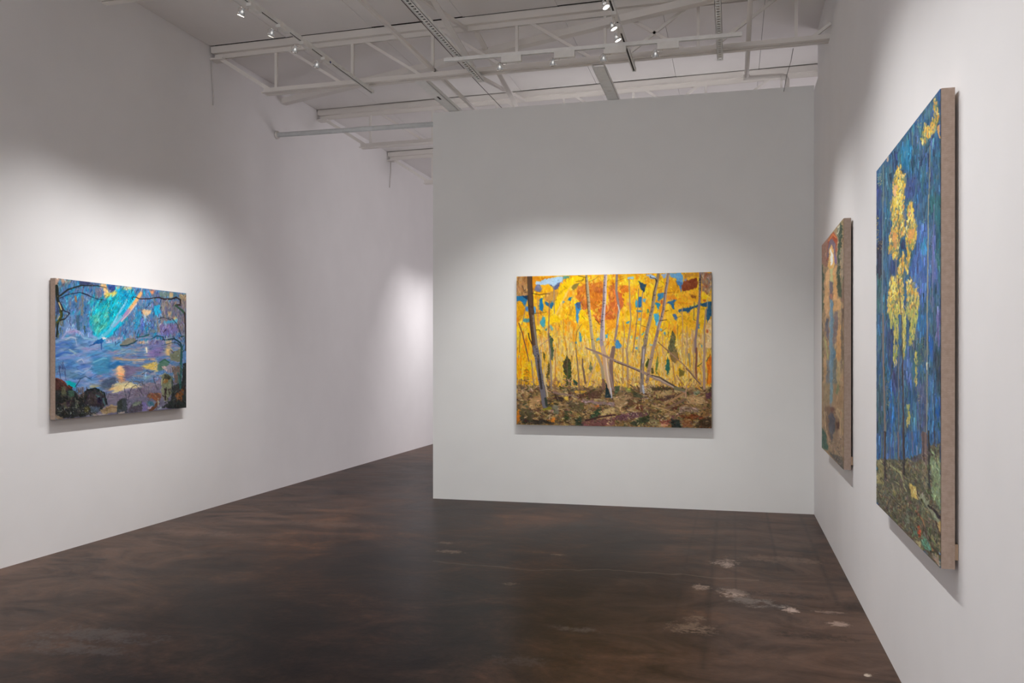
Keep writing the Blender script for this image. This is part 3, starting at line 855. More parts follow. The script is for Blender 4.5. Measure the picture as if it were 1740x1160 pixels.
# ---- the yellow forest on the partition
def forest():
    c = Canvas([(878,470),(1208.5,462.5),(1207.5,727),(878,720.5)], 440, 345, (238,182,45), 11)
    a, b, cc, d = tile(874,458,8.288), tile(1044,458,8.288), tile(874,592,8.288), tile(1044,592,8.288)
    YP = [(252,200,20),(248,184,18),(240,160,25),(252,212,55),(232,146,34),(246,198,80),(250,192,30)]
    PP = [(236,208,122),(228,190,88),(244,202,62),(216,180,112),(236,168,48),(222,150,66),(234,214,150),(205,165,98),(224,196,120),(190,150,90)]
    FP = [(125,98,70),(155,125,88),(98,82,56),(185,155,108),(115,80,62),(78,66,46),(205,175,125),(135,114,72),(92,62,52),(70,72,50)]
    c.dabs([(876,460),(1212,460),(1212,600),(876,600)], 1500, YP, 11, 2.3, 88, 18)
    c.dabs([(876,575),(1212,575),(1212,668),(876,668)], 1500, PP, 12, 1.2, 90, 7)
    c.dabs(cc([(30,-150),(280,-100),(340,520),(30,560)]), 260, [(252,196,10),(248,176,14),(240,150,20),(250,205,40)], 14, 1.4, 90, 7)
    log = []
    def P(t, pts, col, al=1.0):
        log.append((t(pts), col)); c.poly(t(pts), col, al)
    S = lambda t, pts, r0, r1, col, al=1.0: c.stroke(t(pts), r0, r1, col, al)
    # upper left
    P(a,[(250,100),(560,100),(560,120),(400,145),(290,170),(300,220),(290,300),(250,330)],(232,150,25))
    P(a,[(35,100),(180,100),(190,370),(35,385)],(184,136,84)); c.dabs(a([(35,100),(180,100),(190,370),(35,385)]),40,[(190,145,90),(165,115,70),(205,160,105)],12,1.2,85)
    S(a,[(115,230),(140,320),(180,320)],.8,.5,(80,60,45))
    P(a,[(35,375),(185,370),(185,430),(140,530),(130,470),(90,440),(35,442)],(38,118,168)); P(a,[(110,375),(185,372),(182,425)],(30,55,80))
    P(a,[(40,500),(40,460),(88,445),(135,470),(140,540),(130,640),(90,740),(60,850),(40,800)],(232,165,18))
    P(a,[(60,640),(130,620),(90,740),(70,800)],(200,140,50),.7)
    P(a,[(300,215),(310,170),(360,165),(390,150),(560,110),(675,102),(690,140),(640,190),(560,245),(500,210),(390,217)],(180,211,234))
    P(a,[(560,112),(675,102),(660,170),(570,240)],(168,207,236))
    P(a,[(690,95),(790,95),(725,130),(680,152)],(95,155,138))
    P(a,[(290,290),(300,240),(350,205),(385,240),(395,285),(350,320)],(108,113,142)); P(a,[(490,200),(560,245),(600,195),(650,175),(620,260),(570,285)],(97,102,137))
    P(a,[(370,230),(480,215),(520,260),(490,320),(330,380),(350,300)],(240,172,20)); P(a,[(410,390),(440,330),(600,290),(620,340),(580,430),(520,475),(430,430)],(207,152,68))
    P(a,[(640,230),(780,120),(900,95),(1000,105),(960,160),(830,210),(760,330),(700,430),(620,520),(580,640),(575,480),(620,330)],(252,205,12))
    S(a,[(640,340),(700,280),(745,258)],1.6,.8,(212,166,22)); S(a,[(600,620),(700,400),(800,230)],1.6,1,(240,205,120),.8)
    P(a,[(660,600),(700,560),(760,555),(860,525),(870,590),(800,660),(700,690),(650,670)],(247,186,30)); P(a,[(780,520),(825,520),(800,670),(768,640)],(200,148,38))
    P(a,[(700,700),(780,690),(880,760),(890,900),(840,1040),(760,920),(710,860)],(242,158,25)); P(a,[(920,620),(960,565),(1005,600),(990,690),(930,750)],(252,205,15))
    P(a,[(930,760),(1050,640),(1060,900),(1000,1000),(920,900)],(246,186,25),.8); P(a,[(480,680),(560,640),(680,690),(650,740),(500,760)],(252,205,20))
    # orange crowns
    P(a,[(880,290),(1000,200),(1240,170),(1265,560),(1120,600),(1080,560),(1000,560),(930,480),(868,385)],(212,122,36))
    P(a,[(1130,260),(1240,205),(1245,325),(1150,335)],(180,98,40)); P(a,[(1110,640),(1170,540),(1300,470),(1420,440),(1430,700),(1300,720),(1180,745)],(206,106,46))
    P(a,[(1330,230),(1420,200),(1420,430),(1340,430)],(208,118,45)); P(a,[(1280,720),(1420,700),(1420,880),(1300,860)],(240,160,35))
    P(a,[(930,430),(1000,400),(1030,560),(950,560)],(202,112,50))
    P(b,[(60,230),(180,215),(205,305),(100,330)],(226,128,40)); P(b,[(0,290),(110,330),(120,520),(60,600),(0,720)],(212,112,46)); P(b,[(90,400),(130,400),(100,540),(70,560)],(205,105,58)); P(b,[(170,470),(240,450),(250,570),(190,560)],(226,148,60))
    c.dabs(a([(880,200),(1420,180),(1420,700),(1100,620),(900,450)]),150,[(216,128,40),(200,108,42),(228,140,38),(235,160,45),(190,96,40)],7,1.3,80,40,.7)
    c.dabs(a([(1120,600),(1180,480),(1330,420),(1330,480),(1200,560),(1130,640)]),30,[(250,210,90),(250,195,60)],4,1,60,40)
    for q,col in (([(150,520),(200,520),(200,590),(165,580)],(75,132,190)),([(130,690),(215,690),(215,740),(130,740)],(62,142,162)),([(275,530),(300,520),(300,610),(280,640)],(92,162,212)),
        ([(355,420),(385,400),(410,500),(390,590),(350,560)],(30,127,178)),([(430,440),(480,470),(550,470),(550,500),(530,560),(500,520),(450,500)],(40,107,148)),([(400,640),(430,700),(440,790),(400,810),(360,740),(390,710)],(70,162,178)),
        ([(770,400),(815,380),(800,435),(760,428)],(35,112,152)),([(690,435),(708,455),(690,472),(678,455)],(100,152,172)),([(850,480),(920,460),(932,540),(900,640),(915,700),(890,755),(875,700),(868,590)],(62,142,192)),([(860,470),(925,455),(930,540),(900,560)],(75,97,135)),
        ([(905,870),(930,890),(955,1000),(930,1012)],(60,152,182)),([(850,1020),(880,1008),(876,1052),(855,1047)],(50,132,162)),([(500,790),(530,790),(545,862),(518,862)],(122,172,160)),([(1280,910),(1312,910),(1306,962),(1273,957)],(80,172,202)),([(1140,985),(1190,952),(1202,987),(1150,1003)],(90,172,202)),
        ([(430,830),(465,820),(460,850),(430,860)],(90,140,150)),([(650,990),(675,985),(680,1030),(655,1030)],(150,180,150)),([(790,1040),(830,1040),(820,1110),(790,1100)],(170,185,120)),([(1380,120),(1410,110),(1410,150)],(250,220,90))): P(a,q,col)
    P(a,[(810,260),(850,210),(925,198),(880,260),(830,292)],(132,117,50))
    # upper right
    P(b,[(140,150),(400,140),(400,190),(330,220),(220,230),(60,210)],(252,208,48))
    for q,col in (([(440,70),(520,68),(600,130),(540,132),(500,120)],(163,192,226)),([(660,65),(740,62),(712,130),(680,110)],(152,182,216)),([(190,110),(270,100),(280,127),(190,132)],(152,197,202)),
        ([(780,55),(930,48),(960,110),(965,220),(930,312),(900,220),(860,120),(790,110)],(104,164,208)),([(860,160),(955,180),(935,312),(900,230)],(70,117,168)),
        ([(340,160),(400,200),(445,208),(420,300),(400,332),(362,250)],(40,70,92)),([(950,55),(1180,45),(1180,100),(1000,110)],(202,142,50)),
        ([(940,240),(970,180),(1060,150),(1150,115),(1178,180),(1160,255),(1050,292),(955,307)],(132,62,30)),([(928,250),(990,188),(990,240),(938,292)],(212,92,40)),
        ([(1030,195),(1075,185),(1060,235)],(238,190,130)),([(1115,185),(1145,175),(1140,205)],(238,180,120)),([(980,130),(1030,120),(1010,170),(985,170)],(150,140,150)),
        ([(930,340),(1050,310),(1180,300),(1190,450),(1080,510),(900,550),(850,500),(830,450)],(247,181,40)),([(1055,345),(1140,370),(1130,402),(1080,392)],(150,92,40)),
        ([(720,370),(850,350),(860,430),(740,440)],(228,148,40)),([(730,140),(860,120),(900,230),(930,320),(870,330),(740,340)],(240,172,35)),
        ([(610,340),(692,328),(692,400),(610,442)],(60,132,172)),([(570,470),(640,480),(630,560),(600,540)],(40,142,178)),([(555,640),(612,620),(622,720),(580,795),(560,700)],(70,167,202)),([(578,750),(612,740),(606,824)],(122,192,216)),
        ([(340,390),(382,388),(382,512),(340,532),(328,460)],(30,107,162)),([(298,430),(335,440),(330,522),(298,522)],(70,162,192)),([(298,570),(370,568),(382,592),(308,603)],(70,142,162)),([(400,418),(442,418),(432,462),(400,457)],(112,172,192)),([(455,558),(482,558),(482,612),(458,612)],(100,142,90)),
        ([(720,470),(830,430),(872,428),(830,470),(842,555),(818,555),(780,490)],(45,107,152)),([(818,618),(872,640),(872,738),(840,700)],(70,107,152)),
        ([(905,565),(1000,545),(1100,515),(1170,490),(1365,452),(1365,640),(1310,745),(1288,700),(1300,540),(1200,510),(1060,570),(1040,622),(1000,590),(910,602)],(40,87,118)),
        ([(1050,625),(1120,540),(1230,510),(1300,535),(1290,640),(1250,900),(1180,900),(1150,720),(1080,690)],(244,190,38)),
        ([(1228,362),(1302,348),(1302,412),(1228,412)],(252,208,28)),([(1238,415),(1300,412),(1292,455),(1240,455)],(202,112,40)),
        ([(1218,50),(1368,38),(1362,250),(1330,345),(1228,292)],(152,118,92)),([(1285,740),(1368,700),(1368,1110),(1275,1110)],(232,196,138)),
        ([(18,1010),(45,982),(102,1070),(70,1112),(18,1102)],(52,132,192)),([(370,910),(422,872),(402,927)],(90,172,172)),([(642,825),(662,835),(655,870),(640,860)],(112,182,212)),([(695,865),(725,890),(718,915),(695,900)],(80,162,202)),
        ([(165,735),(205,725),(200,755),(168,760)],(70,152,172)),([(290,1090),(322,1092),(318,1125),(290,1120)],(80,152,182)),([(215,945),(248,935),(235,985),(215,980)],(150,182,150)),([(300,962),(330,965),(325,990),(300,985)],(130,182,160)),([(340,680),(362,685),(358,715),(335,710)],(140,192,202)),([(505,1050),(545,1052),(540,1072),(508,1074)],(140,182,182)),
        ([(755,492),(802,490),(832,700),(790,765),(748,640)],(247,194,48)),([(880,600),(1000,590),(1100,720),(1125,880),(880,900)],(244,184,38)),([(640,430),(680,425),(675,490),(640,480)],(205,110,50)),([(620,510),(680,500),(670,620),(625,640)],(240,160,30)),([(530,515),(590,500),(600,600),(535,640)],(246,190,30)),
        ([(1155,770),(1195,765),(1190,830),(1160,830)],(70,140,170)),([(1180,900),(1240,920),(1230,1060),(1180,1040)],(222,160,60)),([(1290,840),(1325,850),(1310,900),(1285,890)],(190,90,45)),([(1175,1050),(1240,1020),(1215,1110),(1180,1110)],(200,90,45)),([(1205,1060),(1240,1070),(1230,1110)],(70,140,170))): P(b,q,col)
    S(b,[(900,470),(990,470),(1080,492)],1,.6,(228,130,30)); S(b,[(780,410),(860,415),(940,410)],.9,.5,(232,120,30)); S(b,[(960,370),(1040,400),(1100,440)],1.2,.8,(240,160,40))
    c.dabs(b([(1220,50),(1368,38),(1362,330),(1230,290)]),50,[(160,120,95),(120,120,115),(190,120,80),(170,90,60),(205,170,130)],7,1.1,95,20)
    c.dabs(b([(940,880),(1290,880),(1290,1180),(940,1180)]),110,[(222,190,135),(205,170,120),(236,205,130),(190,150,110)],14,.9,90,4)
    c.dabs(a([(40,700),(250,700),(280,1160),(40,1160)]),60,[(250,205,20),(245,180,20),(225,130,25),(240,200,70)],14,1.5,88,6)
    c.dabs(a([(330,800),(900,720),(1000,1160),(330,1160)]),150,PP,12,1,90,7)
    c.dabs([(880,464),(1206,464),(1206,580),(880,580)],220,[(245,205,110),(252,215,60),(236,150,40),(225,190,90),(250,190,20),(215,150,60)],5,.8,75,35)
    up = [(878,463),(1208,463),(1208,655),(878,655)]
    c.smear(.8,1.2,up,.7)
    c.restroke(up, 2600, 6, .9, 86, 28, 16)
    c.dabs([(905,585),(1200,585),(1200,655),(905,655)], 1000, [(238,215,140),(226,192,112),(244,208,96),(214,184,120),(232,200,130),(240,180,60),(196,160,100)], 9, .8, 90, 6, .88)
    c.dabs([(905,560),(1160,560),(1160,600),(905,600)], 220, [(242,214,120),(236,196,90),(246,202,60),(230,205,140)], 9, .9, 90, 8, .75)
    for q, col in log:
        if col[2] > col[0]+20 or col[0] < 140: c.poly(q, col, .85, .5, .5)
    c.restroke(up, 700, 4, .6, 80, 40, 18)
    # firs
    for t,q,col in ((cc,[(740,85),(790,190),(802,330),(790,525),(720,525),(740,380),(688,330),(690,190)],(68,76,42)),(cc,[(735,150),(770,170),(745,340),(690,330),(695,190)],(72,58,34)),(cc,[(1075,170),(1102,280),(1070,335),(1048,280)],(112,117,82)),
        (b,[(815,850),(850,960),(866,1170),(745,1170),(770,1000)],(100,97,62)),(d,[(760,0),(885,0),(902,150),(840,225),(790,150)],(132,107,62)),(d,[(740,100),(772,200),(782,280),(740,375),(712,270),(735,200)],(45,102,87)),
        (d,[(465,128),(482,200),(455,292),(428,230)],(72,82,32)),(d,[(600,100),(612,200),(582,372),(573,200)],(112,127,62)),(cc,[(405,38),(438,80),(430,202),(408,160)],(102,97,42)),(cc,[(480,170),(505,300),(470,475),(448,400)],(97,87,42)),
        (a,[(488,880),(542,980),(552,1170),(498,1170)],(82,97,67)),(cc,[(508,0),(552,60),(540,185),(508,150)],(87,102,77)),(cc,[(815,415),(905,490),(880,525),(825,500)],(55,82,62)),(d,[(515,270),(560,300),(550,350),(515,350)],(85,75,35)),(d,[(900,270),(1000,320),(960,380),(905,400)],(125,110,50))): P(t,q,col)
    c.dabs(cc([(690,180),(800,200),(800,520),(700,520)]),60,[(50,60,35),(85,95,50),(60,85,55)],4,.6,10,25)
    c.dabs(b([(815,870),(866,1160),(745,1160)]),50,[(70,75,50),(120,115,70),(90,100,75),(160,130,80)],4,.6,30,40)
    c.dabs(cc([(140,280),(210,300),(200,520),(130,500)]),30,[(55,45,30),(80,60,35)],4,.5,20,30)
    for t, x0, y0, y1, w, col in ((cc,740,90,520,60,(62,72,40)),(b,812,860,1165,60,(92,92,58)),(d,745,110,370,36,(48,96,80)),(cc,490,200,470,40,(96,86,44)),(cc,1075,180,330,28,(105,112,78)),(d,595,110,360,20,(104,120,60))):
        for i in range(26):
            u = c.rs.uniform(); y = y0+(y1-y0)*u; L = w*(.25+.75*u)*c.rs.uniform(.5,1.1); sg = 1 if c.rs.uniform() < .5 else -1
            c.stroke(t([(x0,y),(x0+sg*L,y+c.rs.uniform(5,30))]), .55, .25, np.clip(np.array(col)+c.rs.normal()*14,0,255), .85)
    # forest floor
    fl = cc([(30,520),(400,520),(900,540),(1409,560)])+d([(500,520),(1000,560),(1370,560),(1370,1130)])+cc([(1409,1110),(30,1075)])
    c.dabs(cc([(30,420),(1409,440)])+d([(0,420),(1370,440),(1370,600),(0,600)])+cc([(1409,600),(30,600)]), 420, [(180,142,102),(160,112,86),(205,165,115),(140,110,80),(196,150,120),(120,92,66)], 7, .9, 75, 40, .75)
    c.poly(fl,(134,108,76),.85,.3,2.5)
    c.dabs(fl, 1500, FP, 10, 1.3, 12, 35, .85, 12)
    floor_polys = ((cc,[(80,990),(250,1000),(470,1000),(560,1062),(100,1052)],(45,42,38)),(cc,[(1080,600),(1232,590),(1210,702),(900,692),(880,660)],(86,60,45)),(cc,[(450,1010),(572,968),(572,1042)],(218,132,40)),(cc,[(1110,800),(1192,788),(1150,832)],(222,112,50)),(cc,[(480,770),(540,768),(542,812)],(228,162,20)),
        (cc,[(400,830),(522,820),(512,862),(410,862)],(142,142,40)),(cc,[(690,690),(775,680),(755,745)],(227,192,72)),(cc,[(35,870),(78,858),(78,1030),(35,1042)],(218,127,35)),(cc,[(850,590),(985,590),(980,622),(860,622)],(228,178,62)),(cc,[(780,760),(952,770),(942,902),(800,842)],(96,86,60)),
        (cc,[(1120,880),(1232,800),(1150,1002),(1058,982)],(50,72,50)),(cc,[(880,710),(1409,762),(1409,802),(1000,762)],(152,127,127)),(cc,[(1180,880),(1409,820),(1409,902),(1220,962)],(207,178,122)),(cc,[(940,1030),(1150,990),(1409,970),(1409,1085),(940,1092)],(122,77,77)),(cc,[(840,980),(932,958),(952,1072),(850,1077)],(45,62,50)),
        (cc,[(200,700),(360,640),(380,760),(330,830),(230,860)],(190,150,100)),(cc,[(80,850),(240,840),(300,950),(250,1010),(90,990)],(80,72,48)),(cc,[(580,680),(700,690),(680,740),(600,720)],(60,45,40)),(cc,[(700,880),(780,870),(760,1010),(690,1000)],(62,68,42)),(cc,[(540,780),(630,800),(620,920),(540,900)],(130,130,110)),
        (d,[(0,940),(250,900),(480,890),(440,942),(150,1002),(0,1002)],(107,72,82)),(d,[(510,540),(852,548),(820,582),(530,592)],(72,60,40)),(d,[(550,720),(700,680),(962,618),(900,682),(650,742)],(86,60,50)),(d,[(740,850),(880,800),(932,788),(860,852)],(92,46,36)),(d,[(300,820),(402,798),(390,862),(300,862)],(97,46,32)),
        (d,[(380,960),(492,928),(470,1042),(300,1092),(200,1052)],(46,60,36)),(d,[(778,978),(850,1000),(900,1000),(932,1112),(790,1102)],(25,40,40)),(d,[(890,940),(1100,918),(1302,990),(1200,1002),(950,982)],(122,60,30)),(d,[(1180,1010),(1352,958),(1352,1112),(1100,1112)],(62,46,32)),(d,[(1268,640),(1352,618),(1352,702),(1280,712)],(82,46,66)),
        (d,[(620,1000),(782,998),(770,1062),(630,1062)],(132,66,56)),(d,[(640,1062),(760,1060),(740,1090),(650,1090)],(220,162,132)),(d,[(1100,600),(1192,588),(1192,642),(1110,652)],(132,142,117)),(d,[(0,520),(82,518),(70,582),(0,682)],(72,87,62)),(d,[(140,540),(222,550),(232,602),(170,622)],(132,137,72)),
        (d,[(250,600),(400,620),(380,700),(260,690)],(72,72,50)),(d,[(0,700),(200,640),(240,700),(100,820),(0,800)],(170,140,100)),(d,[(500,1000),(620,1010),(600,1090),(480,1090)],(140,130,90)),(d,[(950,1000),(1100,1010),(1090,1100),(960,1100)],(130,80,45)),(d,[(560,600),(820,590),(780,660),(580,680)],(175,145,95)),
        (d,[(1000,680),(1250,680),(1240,780),(1010,780)],(190,155,108)),(d,[(900,820),(1200,830),(1180,900),(920,890)],(150,125,110)),(d,[(1200,850),(1340,850),(1300,950),(1190,960)],(150,110,65)),(d,[(170,720),(250,700),(250,800),(150,830)],(95,70,48)))
    for t,q,col in floor_polys: P(t,q,col,.85)
    c.smear(1,.6,fl,.6); c.restroke(fl, 1500, 5.5, .85, 12, 38, 22)
    P(d,[(1305,150),(1368,100),(1368,490),(1305,510)],(228,124,25)); c.dabs(d([(1290,120),(1368,90),(1368,520),(1290,520)]),30,[(228,120,25),(240,150,30),(200,100,35)],10,1.1,90,5)
    c.dabs(fl, 420, FP+[(220,190,140),(60,50,40),(55,60,42)], 5, .7, 20, 60, .9, 14)
    S(d,[(700,780),(900,670),(985,618)],1.6,2,(172,132,92)); S(d,[(700,842),(900,760),(965,718)],1.6,2.2,(132,102,82)); S(d,[(520,800),(700,850),(860,910)],1.2,.8,(190,155,105)); S(cc,[(550,610),(650,640),(800,655),(900,690)],1.3,1,(140,115,105)); S(cc,[(1000,1010),(1200,960),(1409,930)],1.2,1.4,(70,42,42))
    # trunks
    tr = [(a,[(555,250),(565,620)],.6,.5,(142,132,122)),(a,[(180,440),(110,780)],.6,.5,(150,130,120)),(a,[(70,760),(120,930),(180,1165)],.9,.9,(122,82,60)),(cc,[(170,0),(205,180)],.9,.7,(122,90,70)),(a,[(330,390),(335,760)],.6,.6,(190,140,100)),
        (a,[(690,700),(690,860),(740,1165)],.6,.5,(192,132,60)),(a,[(945,770),(880,880),(860,1030),(865,1165)],.45,.5,(132,102,60)),(cc,[(865,0),(890,250),(912,565)],.8,1.2,(132,107,87)),(cc,[(740,0),(745,420)],.5,.5,(120,95,70)),(cc,[(575,0),(575,500)],.6,.6,(190,120,70)),
        (cc,[(955,150),(960,250),(1000,480)],1.2,1.8,(120,95,80)),(cc,[(1140,200),(1020,530)],.7,.9,(200,160,130)),(cc,[(240,170),(275,520)],1,.8,(150,130,110)),(cc,[(105,430),(95,620)],.6,.5,(110,75,55)),(a,[(80,880),(75,1165)],.6,.6,(120,80,50)),
        (a,[(495,440),(490,700),(480,900),(500,1165)],.8,1.1,(152,112,87)),(cc,[(500,0),(512,250),(525,560)],1.2,1.4,(150,132,117)),(a,[(490,975),(350,1080)],.6,.4,(170,140,120)),(a,[(490,975),(610,880)],.4,.3,(170,140,120)),
        (b,[(205,140),(215,500),(230,700),(205,900),(168,1165)],.9,1.3,(167,142,112)),(d,[(168,0),(185,300),(180,430)],1.6,2,(172,142,112)),(b,[(340,280),(320,650),(280,1000),(258,1165)],.6,.9,(142,117,97)),(b,[(390,320),(380,600),(365,780),(330,1165)],.7,.6,(162,137,117)),(b,[(120,730),(140,900),(115,1165)],.6,.8,(182,142,92)),
        (d,[(115,0),(115,490)],1,1,(172,132,92)),(b,[(950,540),(955,800),(950,1165)],.6,.7,(190,150,110)),(b,[(1120,460),(1110,700)],.7,.6,(120,115,80)),(b,[(1015,800),(1020,1165)],.6,.6,(180,140,105)),(b,[(1100,860),(1100,1165)],.7,.7,(190,150,110)),(b,[(885,780),(885,1000)],.5,.4,(150,120,80)),(b,[(750,870),(760,960)],.4,.4,(150,90,60)),(b,[(670,900),(680,1165)],.5,.7,(190,140,110)),
        (d,[(1000,0),(1000,230)],.8,.6,(190,160,120)),(d,[(820,250),(850,500)],.8,.6,(170,120,90)),(d,[(870,380),(960,510)],.8,.6,(160,110,80)),(d,[(700,50),(690,400)],.6,.6,(210,170,120)),(d,[(1040,80),(1060,260)],1.6,1,(150,140,110)),(d,[(1110,0),(1110,420)],1,.9,(190,155,115)),
        (b,[(1285,560),(1260,800),(1262,1165)],1.2,1.7,(167,142,122)),(d,[(1260,0),(1250,250),(1255,560)],1.8,2.4,(177,147,127)),(b,[(1205,48),(1195,400),(1160,800),(1130,1000),(1140,1165)],1.9,2.1,(142,122,122)),(d,[(1150,0),(1140,300),(1152,440)],1.7,1.7,(132,87,72)),(b,[(1305,400),(1305,560)],.5,.4,(190,170,150))]
    for t,q,r0,r1,col in tr: S(t,q,r0,r1,col)
    big = [((a,[(213,98),(222,330),(240,600),(265,850),(300,1165)]),4.1,4.9,(92,70,52)),((cc,[(300,-10),(345,250),(385,500),(432,800)]),4.7,4.4,(114,110,117)),
        ((a,[(1012,88),(1040,400),(1060,650),(1100,1000),(1122,1170)]),2,2.7,(172,152,117)),((cc,[(1150,60),(1230,260),(1252,420)]),2.3,2.6,(168,148,117)),
        ((b,[(32,75),(28,300),(65,560),(32,800),(5,1000)]),1.9,1.8,(147,127,122)),((cc,[(1395,-10),(1355,200),(1372,560)]),3.4,3.4,(128,102,92)),
        ((a,[(1280,80),(1265,400),(1240,700),(1225,1000),(1250,1170)]),2.7,3.1,(160,145,150)),((cc,[(1250,-10),(1280,250),(1335,560),(1350,670)]),3.6,3.2,(198,163,132)),
        ((b,[(618,58),(570,300),(520,600),(450,900),(410,1170)]),2.3,3.2,(145,127,105)),((d,[(405,-10),(385,300),(378,590)]),3.2,3.0,(134,121,113)),
        ((b,[(760,53),(720,300),(680,600),(610,850),(530,1170)]),2.3,2.7,(155,130,120)),((d,[(545,-10),(500,200),(455,460)]),2.9,3.1,(163,138,118))]
    for (t,q),r0,r1,col in big: S(t,q,r0,r1,col)
    dk = [(a,[(190,370),(205,500),(240,850),(260,1050)],1.2,1.2,(70,54,42)),(a,[(245,100),(262,450),(275,600)],.9,.9,(75,56,42)),(a,[(265,650),(285,850),(320,1100)],1.6,1.6,(132,122,110)),(cc,[(335,100),(350,300),(385,560)],1.5,2,(60,56,54)),(cc,[(372,20),(380,250)],.9,.8,(176,160,140)),(cc,[(410,300),(440,520),(468,670)],.9,1.1,(205,186,150)),(cc,[(440,700),(455,800)],2,2,(58,66,56)),
        (a,[(1000,110),(1022,400),(1040,620)],.6,.6,(90,66,46)),(a,[(1030,120),(1055,420),(1090,800),(1120,1060)],.6,.8,(196,180,140)),(a,[(1295,90),(1285,400),(1262,700),(1262,1000)],1,1.2,(218,200,196)),(a,[(1262,200),(1245,560),(1222,820)],.5,.6,(110,90,90)),(b,[(595,150),(548,330),(530,440)],.6,.6,(70,55,45)),(b,[(600,190),(545,560),(450,960)],.8,1,(172,152,128)),(b,[(735,200),(705,380),(660,680),(590,930)],.5,.6,(110,85,78)),(b,[(765,80),(725,330),(690,600),(620,850)],.6,.9,(185,165,155)),
        (b,[(45,500),(70,600),(40,780)],.6,.6,(230,220,200)),(cc,[(1310,100),(1330,300),(1385,560)],.7,.8,(160,140,130)),(cc,[(1290,120),(1310,350),(1345,560)],1.1,1,(225,200,170)),(cc,[(1350,560),(1368,690)],1.1,.9,(192,197,212)),(d,[(410,10),(395,200)],.9,.8,(190,180,180)),(d,[(372,150),(368,420)],.8,.8,(90,80,74)),(d,[(395,520),(405,620)],1.6,1.6,(170,175,190)),(b,[(1212,80),(1205,300)],.7,.6,(70,64,70))]
    for t,q,r0,r1,col in dk: S(t,q,r0,r1,col)
    P(cc,[(1265,450),(1312,560),(1372,692),(1285,692)],(36,52,56)); P(cc,[(1225,420),(1262,430),(1270,580),(1230,590)],(125,92,76))
    # fallen trunks
    S(a,[(1005,1097),(1200,1180)],.8,1.5,(140,112,102)); S(cc,[(1020,0),(1200,70),(1409,168)],1.1,1.9,(150,124,114)); S(d,[(0,172),(350,312),(850,545),(985,602)],1.9,2.6,(156,131,119)); S(d,[(0,185),(200,262),(350,322)],.7,.6,(74,54,50)); S(d,[(520,375),(640,410),(860,540)],1,1.3,(84,72,66)); S(d,[(540,395),(700,470),(850,555)],.6,.6,(200,182,160)); S(d,[(850,560),(990,590)],3,2,(120,114,84))
    S(d,[(715,0),(1000,260),(1205,500)],.9,1.2,(162,127,102)); S(d,[(1000,280),(1190,490)],.5,.5,(90,62,52)); S(b,[(610,1020),(760,1155)],.7,.8,(142,102,72)); S(d,[(1020,490),(990,680)],.7,1.2,(190,150,120))
    # twigs and bark marks
    tw = [(a,[(250,335),(350,358),(420,340),(505,343)],.55,.4,(40,30,25)),(a,[(245,615),(340,615),(460,598)],.5,.3,(60,45,35)),(a,[(310,850),(350,850),(365,880)],.5,.4,(40,35,30)),(a,[(200,900),(210,960),(245,1040)],1,.8,(70,50,38)),(a,[(870,170),(940,165),(975,145)],.4,.4,(60,40,25)),(a,[(900,90),(960,105),(1015,110)],.5,.4,(60,40,30)),(a,[(1040,175),(1150,130),(1180,95)],.35,.3,(120,80,40)),(a,[(1140,700),(1180,740),(1190,765),(1215,770)],.5,.4,(45,30,25)),(a,[(1275,640),(1330,590),(1360,520)],.35,.3,(70,45,30)),(a,[(1280,1090),(1360,980)],.4,.3,(150,100,50)),
        (b,[(505,95),(510,115),(575,130),(590,170)],.6,.6,(40,40,50)),(b,[(665,718),(735,708)],.5,.4,(30,25,20)),(b,[(660,870),(728,820)],.4,.3,(60,45,30)),(b,[(610,265),(660,255),(675,235)],.4,.3,(90,60,35)),(b,[(290,768),(370,770)],.4,.4,(110,80,60)),(b,[(370,790),(450,810)],.4,.4,(80,60,40)),(b,[(715,590),(755,575)],.6,.4,(60,40,25)),(b,[(740,325),(840,315)],.4,.3,(150,90,40)),(b,[(20,170),(130,130)],.4,.3,(110,70,40)),(d,[(1165,250),(1220,210)],.8,.5,(60,70,50)),(d,[(1290,180),(1340,80)],.8,.5,(90,100,60)),(cc,[(370,60),(410,60)],.4,.3,(60,60,30))]
    for t,q,r0,r1,col in tw: S(t,q,r0,r1,col)
    for t,q,r,n in ((a,[(213,400),(240,600),(265,850),(300,1165)],4.2,14),(cc,[(300,0),(345,250),(385,500)],4.2,16),(a,[(1012,88),(1040,400),(1060,650),(1100,1000)],1.8,12),(a,[(1280,80),(1265,400),(1240,700),(1225,1000)],2.6,18),(b,[(618,58),(520,600),(410,1170)],2.4,14),(b,[(760,53),(680,600),(530,1170)],2.1,10),(b,[(1205,48),(1195,400)],1.6,12),(d,[(545,0),(500,200),(455,460)],2.4,8)):
        pts = t(q)
        for _ in range(n):
            i = c.rs.randint(len(pts)-1); u = c.rs.uniform()
            x = pts[i][0]*(1-u)+pts[i+1][0]*u + c.rs.uniform(-r, r)*.7; y = pts[i][1]*(1-u)+pts[i+1][1]*u
            L = c.rs.uniform(.4, 1.5); c.stroke([(x-L, y), (x+L, y+c.rs.uniform(-.4,.4))], .5, .3, (48,38,36), .85)
    for t,x0,y0,x1,y1,n in ((d,390,460,520,740,42),(d,190,880,340,1000,16),(d,600,970,780,1010,8)):
        for _ in range(n):
            x, y = t([(c.rs.uniform(x0,x1), c.rs.uniform(y0,y1))])[0]; c.stroke([(x,y),(x+.2,y+.2)], .5, .35, (238,228,205), .95)
    for _ in range(150):
        x = c.rs.uniform(880,1205); y = c.rs.uniform(665,724); L = c.rs.uniform(2,6); t = c.rs.uniform(0,6.28)
        c.stroke([(x,y),(x+L*math.cos(t),y+L*math.sin(t)*.6)], .4, .25, (52,42,36) if c.rs.uniform()<.6 else (205,180,140), .8)
